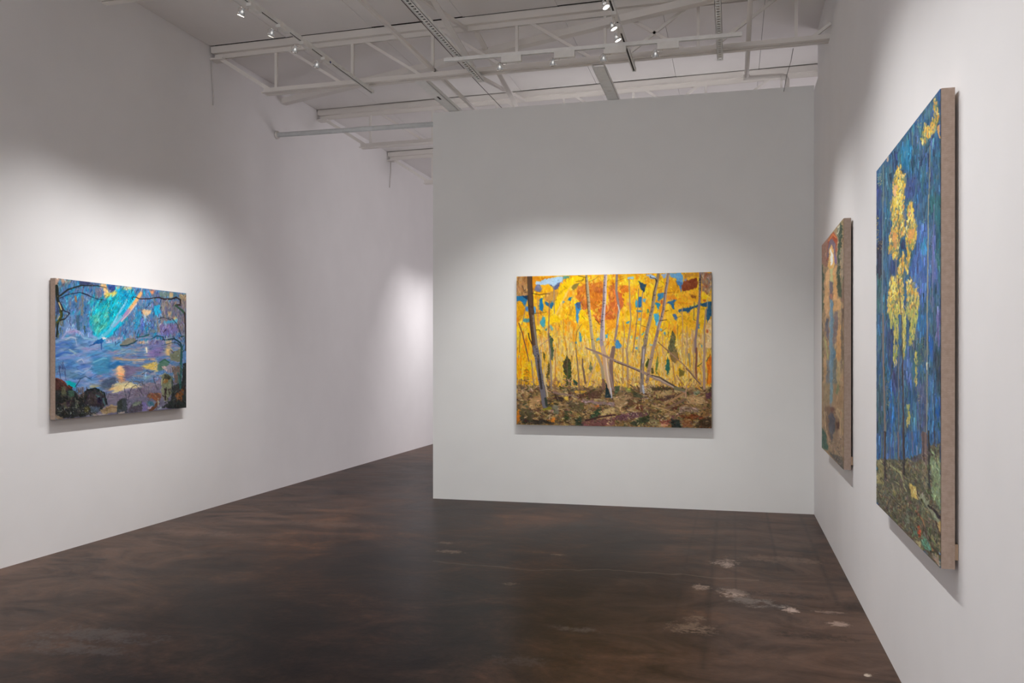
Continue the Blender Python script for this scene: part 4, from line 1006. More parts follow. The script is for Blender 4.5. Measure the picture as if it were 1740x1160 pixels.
    for _ in range(90):
        x = c.rs.uniform(880,1205); y = c.rs.uniform(590,650); L = c.rs.uniform(4,14)
        c.stroke([(x,y),(x+c.rs.normal()*.8,y+L)], .4, .35, [(170,120,70),(200,150,80),(120,90,60),(225,190,140)][c.rs.randint(4)], .7)
    return c

# ---- the blue pool on the left wall
def pool():
    c = Canvas([(94.8,472),(316.9,498.3),(315.2,693.6),(94.4,712.8)], 330, 290, (85,125,172), 23)
    a, b, cc, d = tile(80,465,8.92), tile(200,475,9.664), tile(80,590,8.92), tile(200,590,9.664)
    P = lambda t, pts, col, al=1.0: c.poly(t(pts), col, al)
    S = lambda t, pts, r0, r1, col, al=1.0: c.stroke(t(pts), r0, r1, col, al)
    UP = [(60,120,172),(38,148,195),(95,110,160),(120,115,148),(0,160,200),(90,138,155),(130,120,128),(50,100,160)]
    c.dabs([(94,470),(320,490),(320,580),(94,580)], 700, UP, 9, 1.4, 95, 15)
    SW = [(80,130,190),(110,150,205),(140,165,210),(62,112,180),(150,162,202),(95,150,200)]
    c.dabs([(94,550),(200,565),(200,660),(94,660)], 420, SW, 12, 2.6, -16, 14)
    WP = [(150,130,150),(170,150,150),(130,120,160),(195,165,128),(110,130,160),(190,170,152),(140,125,150)]
    c.dabs([(185,572),(310,572),(310,665),(160,668)], 420, WP, 10, 1.2, -4, 8)
    # turquoise light
    P(a,[(1130,330),(900,380),(700,560),(640,720),(690,930),(800,985),(950,965),(1130,760)],(0,178,206)); P(b,[(-10,150),(230,150),(330,300),(200,560),(-10,840)],(0,176,216)); P(a,[(640,640),(900,540),(950,700),(850,830),(760,930),(700,820)],(92,186,168))
    c.dabs(a([(640,420),(1120,330),(1120,700),(800,950),(660,930)]),150,[(0,185,210),(60,190,185),(0,160,190),(110,190,165),(30,200,220),(0,135,150)],11,1,122,8)
    c.dabs(a([(800,370),(1115,330),(1115,560),(850,580)]),70,[(0,105,115),(0,130,140),(20,90,110),(70,170,140)],3,.6,110,50)
    c.dabs(b([(0,160),(240,160),(180,420),(0,520)]),60,[(0,140,190),(30,110,160),(80,160,190)],6,.8,120,20)
    # top edge
    P(a,[(120,55),(430,100),(320,130),(180,120),(140,220),(125,220)],(182,152,134)); c.dabs(a([(150,100),(330,120),(300,220),(150,260)]),26,[(60,150,180),(190,150,120),(70,120,160)],8,1,110,15)
    P(a,[(480,105),(640,125),(630,185),(500,185)],(60,70,108)); P(a,[(640,130),(800,150),(790,190),(640,180)],(90,95,130))
    P(a,[(800,180),(870,145),(920,200),(935,290),(880,335),(850,230)],(238,188,122)); P(a,[(890,300),(1065,285),(1050,330),(885,375)],(202,192,92)); P(a,[(920,180),(1030,165),(1045,250),(960,292)],(40,70,140)); P(a,[(1040,190),(1090,190),(1085,235),(1050,230)],(220,190,140)); P(a,[(850,160),(910,165),(915,205),(870,195)],(228,165,110))
    P(b,[(55,108),(235,125),(222,172),(90,152)],(226,202,142)); P(b,[(0,120),(25,122),(20,160),(0,160)],(230,200,140)); P(b,[(520,175),(605,188),(590,242),(540,222)],(232,152,102)); P(b,[(680,190),(830,200),(842,292),(700,292)],(112,137,132)); P(b,[(838,200),(902,208),(902,302),(850,302)],(202,177,132)); P(b,[(900,215),(975,225),(970,280),(905,280)],(85,125,140)); P(b,[(970,222),(1140,235),(1140,500),(1060,500),(1040,330)],(167,147,117))
    # right mauve wood
    P(b,[(730,340),(1120,350),(1120,900),(700,800)],(117,107,122),.8)
    c.dabs(b([(600,330),(1120,340),(1120,950),(640,900)]),240,[(117,107,127),(140,117,122),(95,110,122),(150,127,102),(100,95,140),(165,150,130)],8,.9,93,14)
    c.dabs(b([(250,330),(680,330),(680,800),(200,820)]),150,[(60,130,185),(85,110,175),(110,130,160),(120,130,150),(50,150,200),(130,110,130)],7,.9,95,20)
    P(b,[(380,490),(552,500),(540,562),(470,602),(400,560)],(226,188,144)); P(b,[(470,560),(500,570),(450,640),(410,600)],(200,215,215)); P(b,[(590,430),(702,418),(702,562),(620,582)],(30,166,212)); P(b,[(740,705),(992,650),(980,712),(760,735)],(62,152,192)); P(b,[(820,520),(870,540),(850,590),(825,560)],(226,192,122)); P(b,[(930,625),(980,630),(970,660),(925,655)],(222,182,102)); P(b,[(680,740),(960,730),(1000,880),(700,930)],(117,107,167),.8); P(b,[(300,520),(380,520),(370,640),(330,800),(260,780)],(40,160,210),.7); P(b,[(380,640),(430,640),(410,880),(370,880)],(80,100,180),.7)
    for _ in range(90):
        x, y = b([(c.rs.uniform(150,700), c.rs.uniform(280,720))])[0]; c.stroke([(x,y),(x+c.rs.normal()*.6,y+c.rs.normal()*.9)], .5, .3, [(35,50,70),(190,180,140),(45,70,90),(150,70,120)][c.rs.randint(4)], .8)
    # beam of light
    S(b,[(150,330),(-100,760)],1.3,2,(140,200,230),.7)
    S(b,[(380,222),(300,350),(180,510)],2.8,3.2,(232,176,112)); S(b,[(180,510),(60,650),(-60,770)],3.1,2.6,(166,132,178)); S(b,[(310,390),(200,540),(30,720)],.9,.8,(220,190,190))
    S(a,[(1130,650),(950,860),(780,1000)],3,3.6,(104,192,226),.75); S(a,[(1110,720),(960,900),(850,1010)],1.6,1.4,(0,185,222))
    # swirls of mist and water
    P(a,[(270,690),(430,600),(450,830),(300,860),(230,880)],(120,150,198),.7)
    for q,col,r in (([(230,980),(300,880),(400,845),(500,880),(545,975)],(172,172,216),1.6),([(330,890),(420,872),(500,920)],(190,150,200),.9),([(290,1000),(360,958),(430,980),(455,1085)],(178,193,216),1.8),([(150,1090),(260,1040),(380,1090)],(70,115,190),1.8),([(140,1150),(220,1100),(330,1120)],(90,130,200),1.6),([(560,1130),(700,1150),(800,1120)],(150,140,190),1.8),([(560,980),(680,1000),(760,1000)],(130,180,210),1.8)): S(a,q,r,r*.5,col,.85)
    for q,col,r in (([(140,130),(260,80),(400,100)],(60,105,185),2),([(150,180),(300,150),(480,140)],(120,150,212),1.8),([(340,40),(430,90),(380,120)],(160,190,205),1.6),([(460,220),(520,180),(560,240)],(180,190,215),1.6),([(420,380),(480,360),(540,390),(640,330),(680,270)],(160,185,215),1),([(300,330),(420,290),(520,300)],(85,130,195),1.8),([(620,120),(780,80),(950,130)],(80,150,200),2.2),([(700,230),(820,180),(900,170)],(130,190,215),1.3),([(560,60),(700,20),(800,60)],(150,160,200),1.6)): S(cc,q,r,r*.6,col,.8)
    P(cc,[(680,180),(950,130),(960,380),(760,420),(690,330)],(62,142,182),.75); P(cc,[(260,340),(480,380),(480,450),(300,480)],(100,140,170),.7); P(cc,[(930,220),(1115,230),(1030,340),(900,330)],(40,105,160),.8); P(a,[(860,1040),(1115,1040),(1115,1160),(840,1160)],(60,160,205),.6)
    P(d,[(-30,240),(85,258),(62,302),(-30,302)],(20,97,160)); P(d,[(10,40),(300,60),(280,110),(10,110)],(110,150,180),.6)
    S(d,[(-50,200),(250,215),(600,195)],1,1.2,(200,165,125)); S(d,[(-100,150),(100,180),(300,185)],1.1,1,(120,130,160))
    P(d,[(110,290),(300,330),(430,330),(400,382),(120,505)],(112,102,132)); P(d,[(380,312),(480,280),(640,240),(660,405),(520,370),(400,322)],(218,188,102)); P(d,[(520,62),(740,0),(720,112),(560,182),(500,162)],(122,102,157),.9); P(b,[(520,1010),(760,1000),(760,1170),(500,1170)],(118,108,158),.7); P(d,[(770,30),(862,28),(852,152),(800,152)],(218,182,122)); P(b,[(780,1030),(890,1000),(880,1170),(780,1170)],(196,166,120),.8)
    S(d,[(462,15),(472,92)],1.5,1,(242,232,202)); P(d,[(-5,332),(60,305),(102,400),(92,465),(-5,465)],(252,198,142)); P(cc,[(1030,340),(1120,280),(1120,440),(1050,430)],(246,192,140)); S(d,[(5,432),(92,458)],.9,.9,(255,162,112)); P(d,[(-5,472),(92,470),(92,562),(10,562)],(217,152,102)); P(d,[(100,280),(190,300),(170,520),(110,520)],(100,92,125),.8)
    P(d,[(400,480),(560,470),(540,530),(420,540)],(120,150,165),.8); P(d,[(-60,600),(180,578),(362,640),(340,662),(100,702),(-60,745)],(217,202,152)); P(d,[(100,702),(420,640),(600,580),(710,520),(705,640),(620,722),(460,762),(440,802),(150,870),(20,860)],(152,142,157)); S(d,[(370,640),(560,590),(705,518)],.7,.5,(112,72,82)); c.dabs(d([(100,710),(600,600),(620,720),(150,860)]),60,[(165,150,165),(135,130,150),(150,145,175)],9,1,-15,10)
    P(cc,[(640,580),(780,560),(790,612),(660,622)],(167,162,122)); P(cc,[(890,640),(1000,600),(1125,578),(1125,662)],(222,182,122)); P(cc,[(900,700),(1125,680),(1125,822),(950,862)],(152,137,162)); P(cc,[(780,602),(850,500),(980,440),(1065,500),(960,622),(860,652)],(82,97,122)); c.dabs(cc([(780,602),(850,490),(980,435),(1070,500),(960,630)]),50,[(60,80,110),(100,120,150),(45,60,80)],3,.6,20,60)
    c.poly([(94,668),(200,668),(318,640),(318,700),(94,716)], (112,104,122), .9)
    top = [(94,470),(320,495),(320,585),(200,590),(94,560)]; low = [(94,560),(200,585),(318,585),(318,670),(94,690)]
    c.smear(1.2,3,top,.75); c.smear(3.5,1.3,low,.85)
    c.restroke(top, 1700, 6, .75, 98, 20, 30); c.restroke(low, 1300, 9, 1.0, -8, 14, 10, .7)
    c.restroke(b([(-10,150),(330,200),(200,560),(-10,840)])+a([(800,985),(690,930),(640,720),(700,560)]), 260, 9, .8, 122, 8, 16)
    S(b,[(150,330),(-100,760)],1.0,1.6,(140,205,232),.6)
    S(b,[(380,222),(300,350),(180,510)],2.0,2.4,(234,180,116),.95); S(b,[(180,510),(60,650),(-60,770)],2.4,1.8,(172,140,184),.85); S(b,[(310,390),(200,540),(30,720)],.6,.6,(226,200,196))
    S(a,[(1130,650),(950,860),(780,1000)],2.4,2.8,(112,198,228),.6); S(a,[(1110,740),(960,910),(850,1010)],1.6,1.2,(0,188,224),.8)
    for q,col,r in (([(230,980),(300,880),(400,845),(500,880),(545,975)],(176,178,218),1.4),([(330,890),(420,872),(500,920)],(190,155,200),.8),([(290,1000),(360,958),(430,980),(455,1085)],(184,198,220),1.5),([(150,1090),(260,1040),(380,1090)],(70,115,190),1.4),([(140,1150),(220,1100),(330,1120)],(90,130,200),1.4),([(560,980),(680,1000),(760,1000)],(140,188,214),1.4)): S(a,q,r,r*.4,col,.65)
    for q,col,r in (([(140,130),(260,80),(400,100)],(60,105,185),1.6),([(340,40),(430,90),(380,120)],(164,194,208),1.3),([(460,220),(520,180),(560,240)],(184,194,218),1.3),([(420,380),(480,360),(540,390),(640,330),(680,270)],(165,190,218),.9),([(700,230),(820,180),(900,170)],(135,194,218),1.1)): S(cc,q,r,r*.5,col,.65)
    P(d,[(-5,332),(60,305),(102,400),(92,465),(-5,465)],(252,200,146),.7); S(d,[(5,432),(92,458)],.9,.8,(255,164,116)); S(d,[(462,15),(472,92)],1.3,.8,(242,232,205)); P(d,[(-60,600),(180,578),(362,640),(340,662),(100,702),(-60,745)],(217,202,152),.5)
    P(b,[(380,490),(552,500),(540,562),(470,602),(400,560)],(226,190,148),.6); P(b,[(590,430),(702,418),(702,562),(620,582)],(30,168,214),.5)
    # hanging moss, left trunk, branches
    P(a,[(440,620),(492,620),(492,862),(445,852)],(62,92,112),.8); P(a,[(553,800),(584,800),(577,935)],(62,92,92)); P(a,[(520,330),(560,340),(555,640),(525,640)],(120,120,110),.8); P(a,[(425,340),(462,350),(455,440),(430,430)],(150,105,75),.9); P(a,[(740,200),(830,220),(840,350),(790,370),(750,300)],(110,100,120),.7)
    c.dabs(a([(130,640),(260,690),(240,900),(130,1040)]),34,[(60,75,55),(90,100,70),(50,60,50),(150,140,110)],9,.7,92,6)
    S(a,[(143,190),(165,400),(222,560),(222,650),(165,730),(148,950)],3.2,1.4,(36,42,36)); S(a,[(185,560),(215,600),(205,680),(150,740)],1.8,1.4,(76,82,32)); S(a,[(182,440),(217,545)],1.2,1,(205,190,140)); S(a,[(190,645),(165,690)],.8,.6,(200,190,130)); P(a,[(133,420),(165,440),(180,600),(133,640)],(70,85,120))
    S(a,[(190,340),(320,240),(520,177),(760,180),(900,212)],1.7,.5,(32,42,38)); S(a,[(200,370),(330,310),(500,285),(680,350),(780,385),(880,400)],.8,.4,(25,30,50)); S(a,[(540,293),(640,330)],.9,.6,(20,22,45)); S(a,[(205,440),(260,565),(350,600),(270,690)],1,.9,(36,36,60)); S(a,[(260,690),(200,700)],1.2,1.6,(40,45,40)); S(a,[(300,690),(310,740)],.4,.2,(50,50,70))
    # heron
    P(a,[(650,1095),(760,1010),(830,978),(862,1015),(830,1062),(740,1072)],(25,97,167)); P(a,[(820,972),(908,968),(872,1006)],(228,228,232)); S(a,[(815,1050),(820,1150)],1,.6,(30,82,152)); S(a,[(640,1100),(760,1050)],.5,.4,(40,60,110))
    # island and banks
    P(b,[(30,1072),(100,990),(240,958),(322,990),(230,1062),(130,1092)],(127,127,117)); S(b,[(40,1087),(150,1085),(260,1040),(322,990)],1,1.2,(20,62,77)); S(b,[(300,945),(420,940),(512,908)],.6,1.4,(32,82,82)); P(b,[(520,830),(650,820),(640,870),(520,880)],(105,120,125),.7); S(b,[(120,820),(120,920)],.7,.5,(30,70,130)); S(b,[(300,990),(420,960),(560,960)],.9,1,(120,140,175)); P(b,[(360,1020),(440,1010),(430,1060),(370,1060)],(200,165,130),.8)
    # gnarled right tree
    S(b,[(250,335),(235,310),(252,288),(300,290),(360,316)],.6,.8,(50,32,30)); S(b,[(360,316),(520,310),(680,290),(760,322),(880,322),(960,292)],.9,1.4,(46,27,26)); S(b,[(960,292),(1030,330),(1032,412),(950,425)],1.3,1.2,(44,34,28)); S(b,[(950,430),(1050,502),(1100,560)],1.8,1.5,(52,82,66)); S(b,[(1100,545),(1110,760),(1114,1170)],1.2,1,(46,32,32)); S(b,[(680,290),(680,268)],.4,.2,(40,30,30)); S(b,[(470,460),(560,370)],.5,.3,(40,40,60))
    S(b,[(660,650),(740,622),(860,662),(890,640),(960,722),(1000,800),(1030,900)],.5,.45,(32,46,60)); S(b,[(550,980),(640,930),(745,950),(740,985),(765,1000),(920,978),(1020,1040),(1052,1165)],.5,1.6,(26,60,72)); S(b,[(720,1085),(900,1040),(980,1050),(1040,1120)],.4,.8,(30,60,70)); S(b,[(1040,945),(1090,930)],1.2,.6,(40,70,60)); S(b,[(1075,1100),(1110,960)],.4,.4,(40,50,50))
    P(d,[(650,302),(700,240),(760,203),(852,260),(830,332),(780,382),(660,402)],(77,112,97)); S(d,[(680,255),(760,205),(845,260)],.9,.9,(45,95,72)); P(d,[(850,120),(1035,30),(1035,250),(870,232)],(112,117,97)); P(d,[(780,330),(880,280),(900,420),(800,430)],(140,135,150)); P(d,[(700,340),(790,330),(800,400),(760,390)],(190,165,160)); P(d,[(880,330),(1010,310),(1010,600),(930,590)],(105,92,85)); S(d,[(860,50),(910,100)],.5,.4,(60,50,50))
    P(d,[(880,650),(980,600),(1040,560),(1060,280),(1120,260),(1120,1010),(700,1010),(860,880)],(42,46,46)); S(d,[(1048,-5),(1032,300),(1015,690)],1.9,1.5,(42,84,82)); S(d,[(980,430),(1005,620)],1,.8,(60,100,100)); S(d,[(1055,90),(1120,30)],.5,.4,(40,60,60))
    P(d,[(700,490),(760,440),(862,468),(884,640),(862,782),(800,902),(750,892),(708,762)],(117,122,97)); P(d,[(728,540),(780,448),(852,480),(842,540),(760,582)],(52,52,42)); P(d,[(740,550),(830,535),(800,590),(745,590)],(135,105,60)); P(d,[(758,680),(792,690),(782,892),(758,882)],(42,27,32)); P(d,[(820,680),(847,700),(830,802)],(46,32,36)); S(d,[(715,520),(712,620)],.6,.4,(190,185,160)); S(d,[(880,480),(890,640)],1.1,1,(60,80,66))
    P(d,[(940,770),(1010,720),(1092,650),(1062,800),(1042,892),(960,862)],(107,67,36)); S(d,[(980,780),(970,860)],.8,.6,(150,100,60)); S(d,[(1095,640),(1060,700)],.8,.6,(30,30,30))
    P(d,[(465,770),(600,748),(705,770),(692,852),(640,902),(560,842),(480,832)],(122,82,62)); c.dabs(d([(465,770),(700,760),(680,880),(500,830)]),30,[(140,70,50),(95,70,60),(150,120,95)],5,.8,15,30); S(d,[(525,1045),(650,925)],2.8,2.6,(97,62,42)); P(d,[(465,880),(570,900),(582,962),(490,982)],(72,112,132)); S(d,[(650,850),(655,980)],.7,.5,(180,180,165)); P(d,[(480,980),(560,965),(520,1020),(480,1020)],(190,165,185)); P(d,[(560,1030),(700,1000),(700,1030)],(150,170,175))
    P(d,[(160,1032),(240,918),(330,888),(392,900),(392,1055),(170,1065)],(77,72,82)); P(d,[(230,930),(340,895),(380,910),(300,960),(240,975)],(117,127,112)); P(d,[(-20,920),(45,848),(132,860),(142,1088),(-20,1090)],(60,66,72)); P(d,[(395,890),(460,900),(460,1050),(400,1055)],(110,100,150)); P(d,[(0,1060),(110,1060),(100,1095),(0,1098)],(190,175,165),.8)
    for q in ([(160,880),(190,740),(230,660),(285,625),(340,680),(392,780)],[(110,650),(180,575),(250,562),(330,568),(432,622)],[(100,680),(140,880)],[(640,700),(590,560),(585,500),(650,465)],[(470,390),(540,420),(590,400)],[(395,450),(470,400)]): S(d,q,.45,.4,(42,42,58))
    for _ in range(30):
        x, y = d([(c.rs.uniform(310,430), c.rs.uniform(545,625))])[0]; c.stroke([(x,y),(x+.3,y+.5)], .4, .3, (60,50,55), .8)
    c.restroke(d([(-20,560),(1115,250),(1115,1000),(-20,1095)]), 500, 5, .8, 75, 40, 16)
    for x0, y0, x1, y1, n in ((205,500,312,580,170),(96,480,200,540,110),(200,480,314,520,60),(240,560,312,640,80)):
        for _ in range(n):
            x = c.rs.uniform(x0,x1); y = c.rs.uniform(y0,y1)
            c.stroke([(x,y),(x+c.rs.normal()*.5,y+c.rs.uniform(.2,2.2))], .5, .3, [(36,46,62),(200,185,150),(60,76,100),(190,150,120),(50,60,60),(150,190,205)][c.rs.randint(6)], .75)
    # lower left rocks
    P(cc,[(120,460),(250,500),(380,600),(365,660),(250,722),(120,682)],(72,42,38)); S(cc,[(140,470),(240,510),(350,620)],1,.8,(120,60,45)); P(cc,[(285,500),(440,540),(432,625),(360,602)],(0,176,186)); P(cc,[(120,650),(380,640),(480,750),(600,640),(720,620),(870,700),(912,862),(700,1035),(250,1075),(120,1095)],(42,44,44))
    P(cc,[(578,700),(640,640),(760,628),(870,700),(912,872),(860,892),(700,902),(560,862)],(50,47,54)); P(cc,[(620,690),(740,700),(760,860),(620,850)],(72,62,62),.8); S(cc,[(600,652),(720,624),(860,692),(902,862)],1.3,1,(16,30,32)); S(cc,[(740,730),(840,782),(870,882)],.9,1.3,(77,112,117)); P(cc,[(750,770),(830,770),(820,850),(760,840)],(32,26,48)); S(cc,[(780,660),(850,720)],.7,.5,(90,95,70))
    P(cc,[(205,590),(282,588),(292,722),(218,742)],(87,87,67)); P(cc,[(218,852),(330,780),(382,758),(362,902),(280,932)],(78,72,62)); P(cc,[(310,670),(400,660),(400,750),(330,770)],(62,92,78)); P(cc,[(280,800),(350,800),(345,900),(290,900)],(55,42,55)); P(cc,[(420,790),(470,800),(460,920),(430,900)],(100,105,90)); P(cc,[(540,890),(640,910),(620,1000),(560,980)],(72,70,40)); P(cc,[(640,890),(800,900),(780,980),(670,990)],(80,90,105)); P(cc,[(800,950),(960,868),(1062,900),(1052,972),(850,1025)],(155,134,104)); S(cc,[(820,970),(960,905),(1050,920)],.5,.5,(110,80,60)); P(cc,[(690,1010),(900,1010),(900,1035),(700,1045)],(150,140,130),.8); P(cc,[(125,1000),(200,1050),(250,1080),(120,1100)],(150,130,108)); P(cc,[(1060,830),(1130,780),(1130,950),(1070,930)],(46,52,48))
    S(cc,[(430,605),(500,480),(580,440),(660,490)],.45,.4,(40,52,62)); S(cc,[(420,600),(470,540)],.4,.3,(30,40,50)); S(cc,[(915,780),(930,710),(970,730)],.4,.3,(60,60,80))
    for _ in range(16):
        x, y = cc([(c.rs.uniform(440,600), c.rs.uniform(600,660))])[0]; c.stroke([(x,y),(x+c.rs.normal()*.5,y+c.rs.uniform(8,18))], .5, .4, [(120,95,85),(165,145,125),(70,60,58)][c.rs.randint(3)], .85)
    for _ in range(18):
        x, y = cc([(c.rs.uniform(140,300), c.rs.uniform(200,400))])[0]; c.stroke([(x,y),(x+c.rs.normal()*1.5,y+c.rs.uniform(6,14))], .35, .35, [(60,50,95),(45,50,80)][c.rs.randint(2)], .8)
    for _ in range(46):
        x, y = cc([(c.rs.uniform(140,700), c.rs.uniform(860,1020))])[0]; c.stroke([(x,y),(x+.2,y+.5)], .55, .35, (180,185,175), .85)
    c.restroke(cc([(120,460),(500,640),(900,640),(900,1030),(130,1090)]), 420, 5, .8, 75, 40, 18)
    c.dabs(cc([(130,700),(560,720),(560,1060),(140,1080)]),60,[(60,60,58),(32,34,36),(85,80,70),(48,62,60)],5,.8,70,40,.8)
    c.dabs(d([(880,680),(1110,600),(1110,1000),(720,1000)]),50,[(60,62,60),(30,34,36),(80,85,85),(55,45,40)],4,.8,70,40,.8)
    return c

# ---- tall glowing glade, far painting on the right wall
def glade():
    c = Canvas([(1397.4,416.5),(1432.8,372.5),(1432,793.5),(1396.4,762)], 150, 430, (168,142,112), 37)
    a, b, d = tile(1385,360,7.729), tile(1385,500,7.729), tile(1385,650,7.257)
    P = lambda t, pts, col, al=1.0: c.poly(t(pts), col, al)
    S = lambda t, pts, r0, r1, col, al=1.0: c.stroke(t(pts), r0, r1, col, al)
    whole = [(1396,416),(1433,372),(1433,794),(1396,762)]
    c.dabs(whole, 600, [(192,152,112),(152,127,97),(178,152,122),(132,122,97),(204,168,126),(165,150,115)], 10, .8, 90, 5)
    P(a,[(96,440),(185,330),(172,700),(140,722),(96,622)],(162,122,107)); c.dabs(a([(96,440),(180,340),(170,720),(100,640)]),24,[(110,85,75),(180,140,125),(140,100,90)],6,.5,100,15)
    P(a,[(96,600),(132,850),(117,1000),(96,1170)],(76,92,77)); P(b,[(90,0),(122,0),(120,130),(96,320)],(92,102,82)); P(b,[(92,300),(110,420),(105,1170),(90,1170)],(115,110,90))
    P(a,[(172,400),(200,320),(250,268),(288,330),(292,480),(272,684),(250,620),(215,420),(180,600),(163,642)],(168,82,56)); S(a,[(188,378),(240,300),(278,345)],1,1,(212,126,70)); P(a,[(180,422),(222,348),(272,420),(282,662),(255,652),(245,480),(215,430),(190,562),(163,622)],(118,102,118))
    c.dabs(a([(190,360),(280,380),(285,560),(180,480)]),16,[(150,140,145),(100,95,115),(170,130,120)],3,.4,90,30)
    P(a,[(215,428),(252,500),(262,652),(242,745),(188,745),(173,692),(190,520)],(232,186,114)); P(a,[(218,480),(244,560),(234,690),(208,700),(200,600)],(255,252,238)); P(a,[(203,740),(242,740),(237,1000),(204,1065)],(192,192,134)); P(a,[(148,800),(200,722),(198,1170),(128,1170)],(217,173,122)); P(a,[(240,760),(282,690),(292,1170),(236,1170)],(213,163,108))
    P(a,[(310,180),(334,200),(322,335),(293,282)],(202,197,172)); P(a,[(330,150),(362,200),(340,420),(320,700),(326,900),(352,1135),(310,1102),(278,980),(285,860),(300,500)],(66,82,66)); c.dabs(a([(300,200),(368,160),(366,1100),(300,1000)]),60,[(60,80,62),(45,60,50),(120,130,112),(95,110,85),(160,160,140)],6,.6,95,15); P(a,[(350,900),(374,880),(367,1170),(340,1170)],(132,107,92)); P(a,[(345,500),(372,420),(370,860),(345,880)],(150,135,118),.8); P(a,[(255,560),(285,590),(280,690),(262,680)],(130,105,140))
    P(a,[(194,900),(237,920),(232,1170),(194,1170)],(112,102,112)); P(b,[(200,-10),(232,-10),(226,60),(205,72)],(182,122,102)); P(b,[(194,60),(237,60),(237,760),(227,1170),(189,1170),(189,800),(194,500)],(112,148,170)); S(b,[(204,90),(204,1100)],.7,.6,(135,160,175)); P(d,[(184,-10),(217,-10),(217,200),(200,355),(179,230)],(127,157,168))
    P(b,[(250,240),(280,180),(302,240),(292,602),(240,652),(235,480)],(127,112,114)); P(b,[(138,320),(177,308),(187,602),(150,522)],(112,107,118)); P(b,[(140,330),(175,320),(170,400),(145,400)],(85,95,110)); P(b,[(110,20),(190,40),(190,290),(150,280),(125,150)],(214,170,124)); P(b,[(238,40),(330,60),(330,200),(240,210)],(208,164,112)); S(b,[(120,560),(160,700),(170,842)],1.1,1,(188,184,122)); P(b,[(300,400),(347,380),(337,702),(310,902),(268,780)],(198,153,102)); P(b,[(340,180),(368,150),(362,900),(335,1002)],(112,97,82)); P(b,[(235,850),(272,830),(282,1170),(228,1170)],(112,117,112)); P(b,[(153,850),(187,860),(187,1170),(148,1170)],(127,127,127)); P(b,[(110,760),(160,840),(140,1170),(112,1170)],(196,160,118)); P(b,[(290,850),(330,880),(320,1170),(285,1170)],(175,155,112)); P(b,[(230,700),(262,740),(250,840),(228,820)],(96,130,150))
    P(d,[(225,0),(330,0),(330,300),(240,280)],(158,128,96),.8); P(d,[(255,0),(290,0),(285,130),(255,120)],(115,130,95)); P(d,[(100,0),(180,0),(175,260),(130,350),(105,300)],(165,145,112),.7); P(d,[(120,300),(180,280),(240,300),(300,480),(230,700),(160,700)],(120,92,74),.7); P(d,[(168,400),(200,350),(242,420),(232,622),(200,745),(178,652)],(87,87,97)); P(d,[(183,288),(222,288),(205,385)],(112,72,62)); P(d,[(250,470),(302,470),(298,540),(260,550)],(87,57,46)); P(d,[(78,560),(116,600),(164,835),(78,810)],(72,107,92)); P(d,[(230,560),(335,660),(335,862),(190,802)],(157,132,107)); P(d,[(155,850),(335,900),(340,1050)],(87,82,77)); S(d,[(118,350),(130,560),(180,762)],.8,.7,(198,168,132)); S(d,[(250,330),(302,430),(302,622)],.8,.7,(190,160,124)); S(d,[(235,340),(260,345),(262,380),(240,380)],.5,.5,(200,175,140)); S(d,[(115,380),(140,360),(140,400)],.5,.5,(205,180,150))
    lowg = [(1396,470),(1434,470),(1434,794),(1396,762)]
    c.smear(.4,2.5,lowg,.5); c.restroke(lowg, 700, 8, .5, 90, 6, 18, .7); c.restroke(whole, 260, 4, .4, 90, 10, 12, .5)
    c.dabs(d([(150,700),(335,640),(340,1040),(160,860)]),90,[(160,135,108),(120,105,88),(180,155,128),(90,85,78),(140,125,108)],4,.6,70,50)
    c.dabs(whole, 130, [(205,175,140),(120,105,85),(160,150,120),(95,95,80)], 5, .45, 90, 8, .6)
    return c

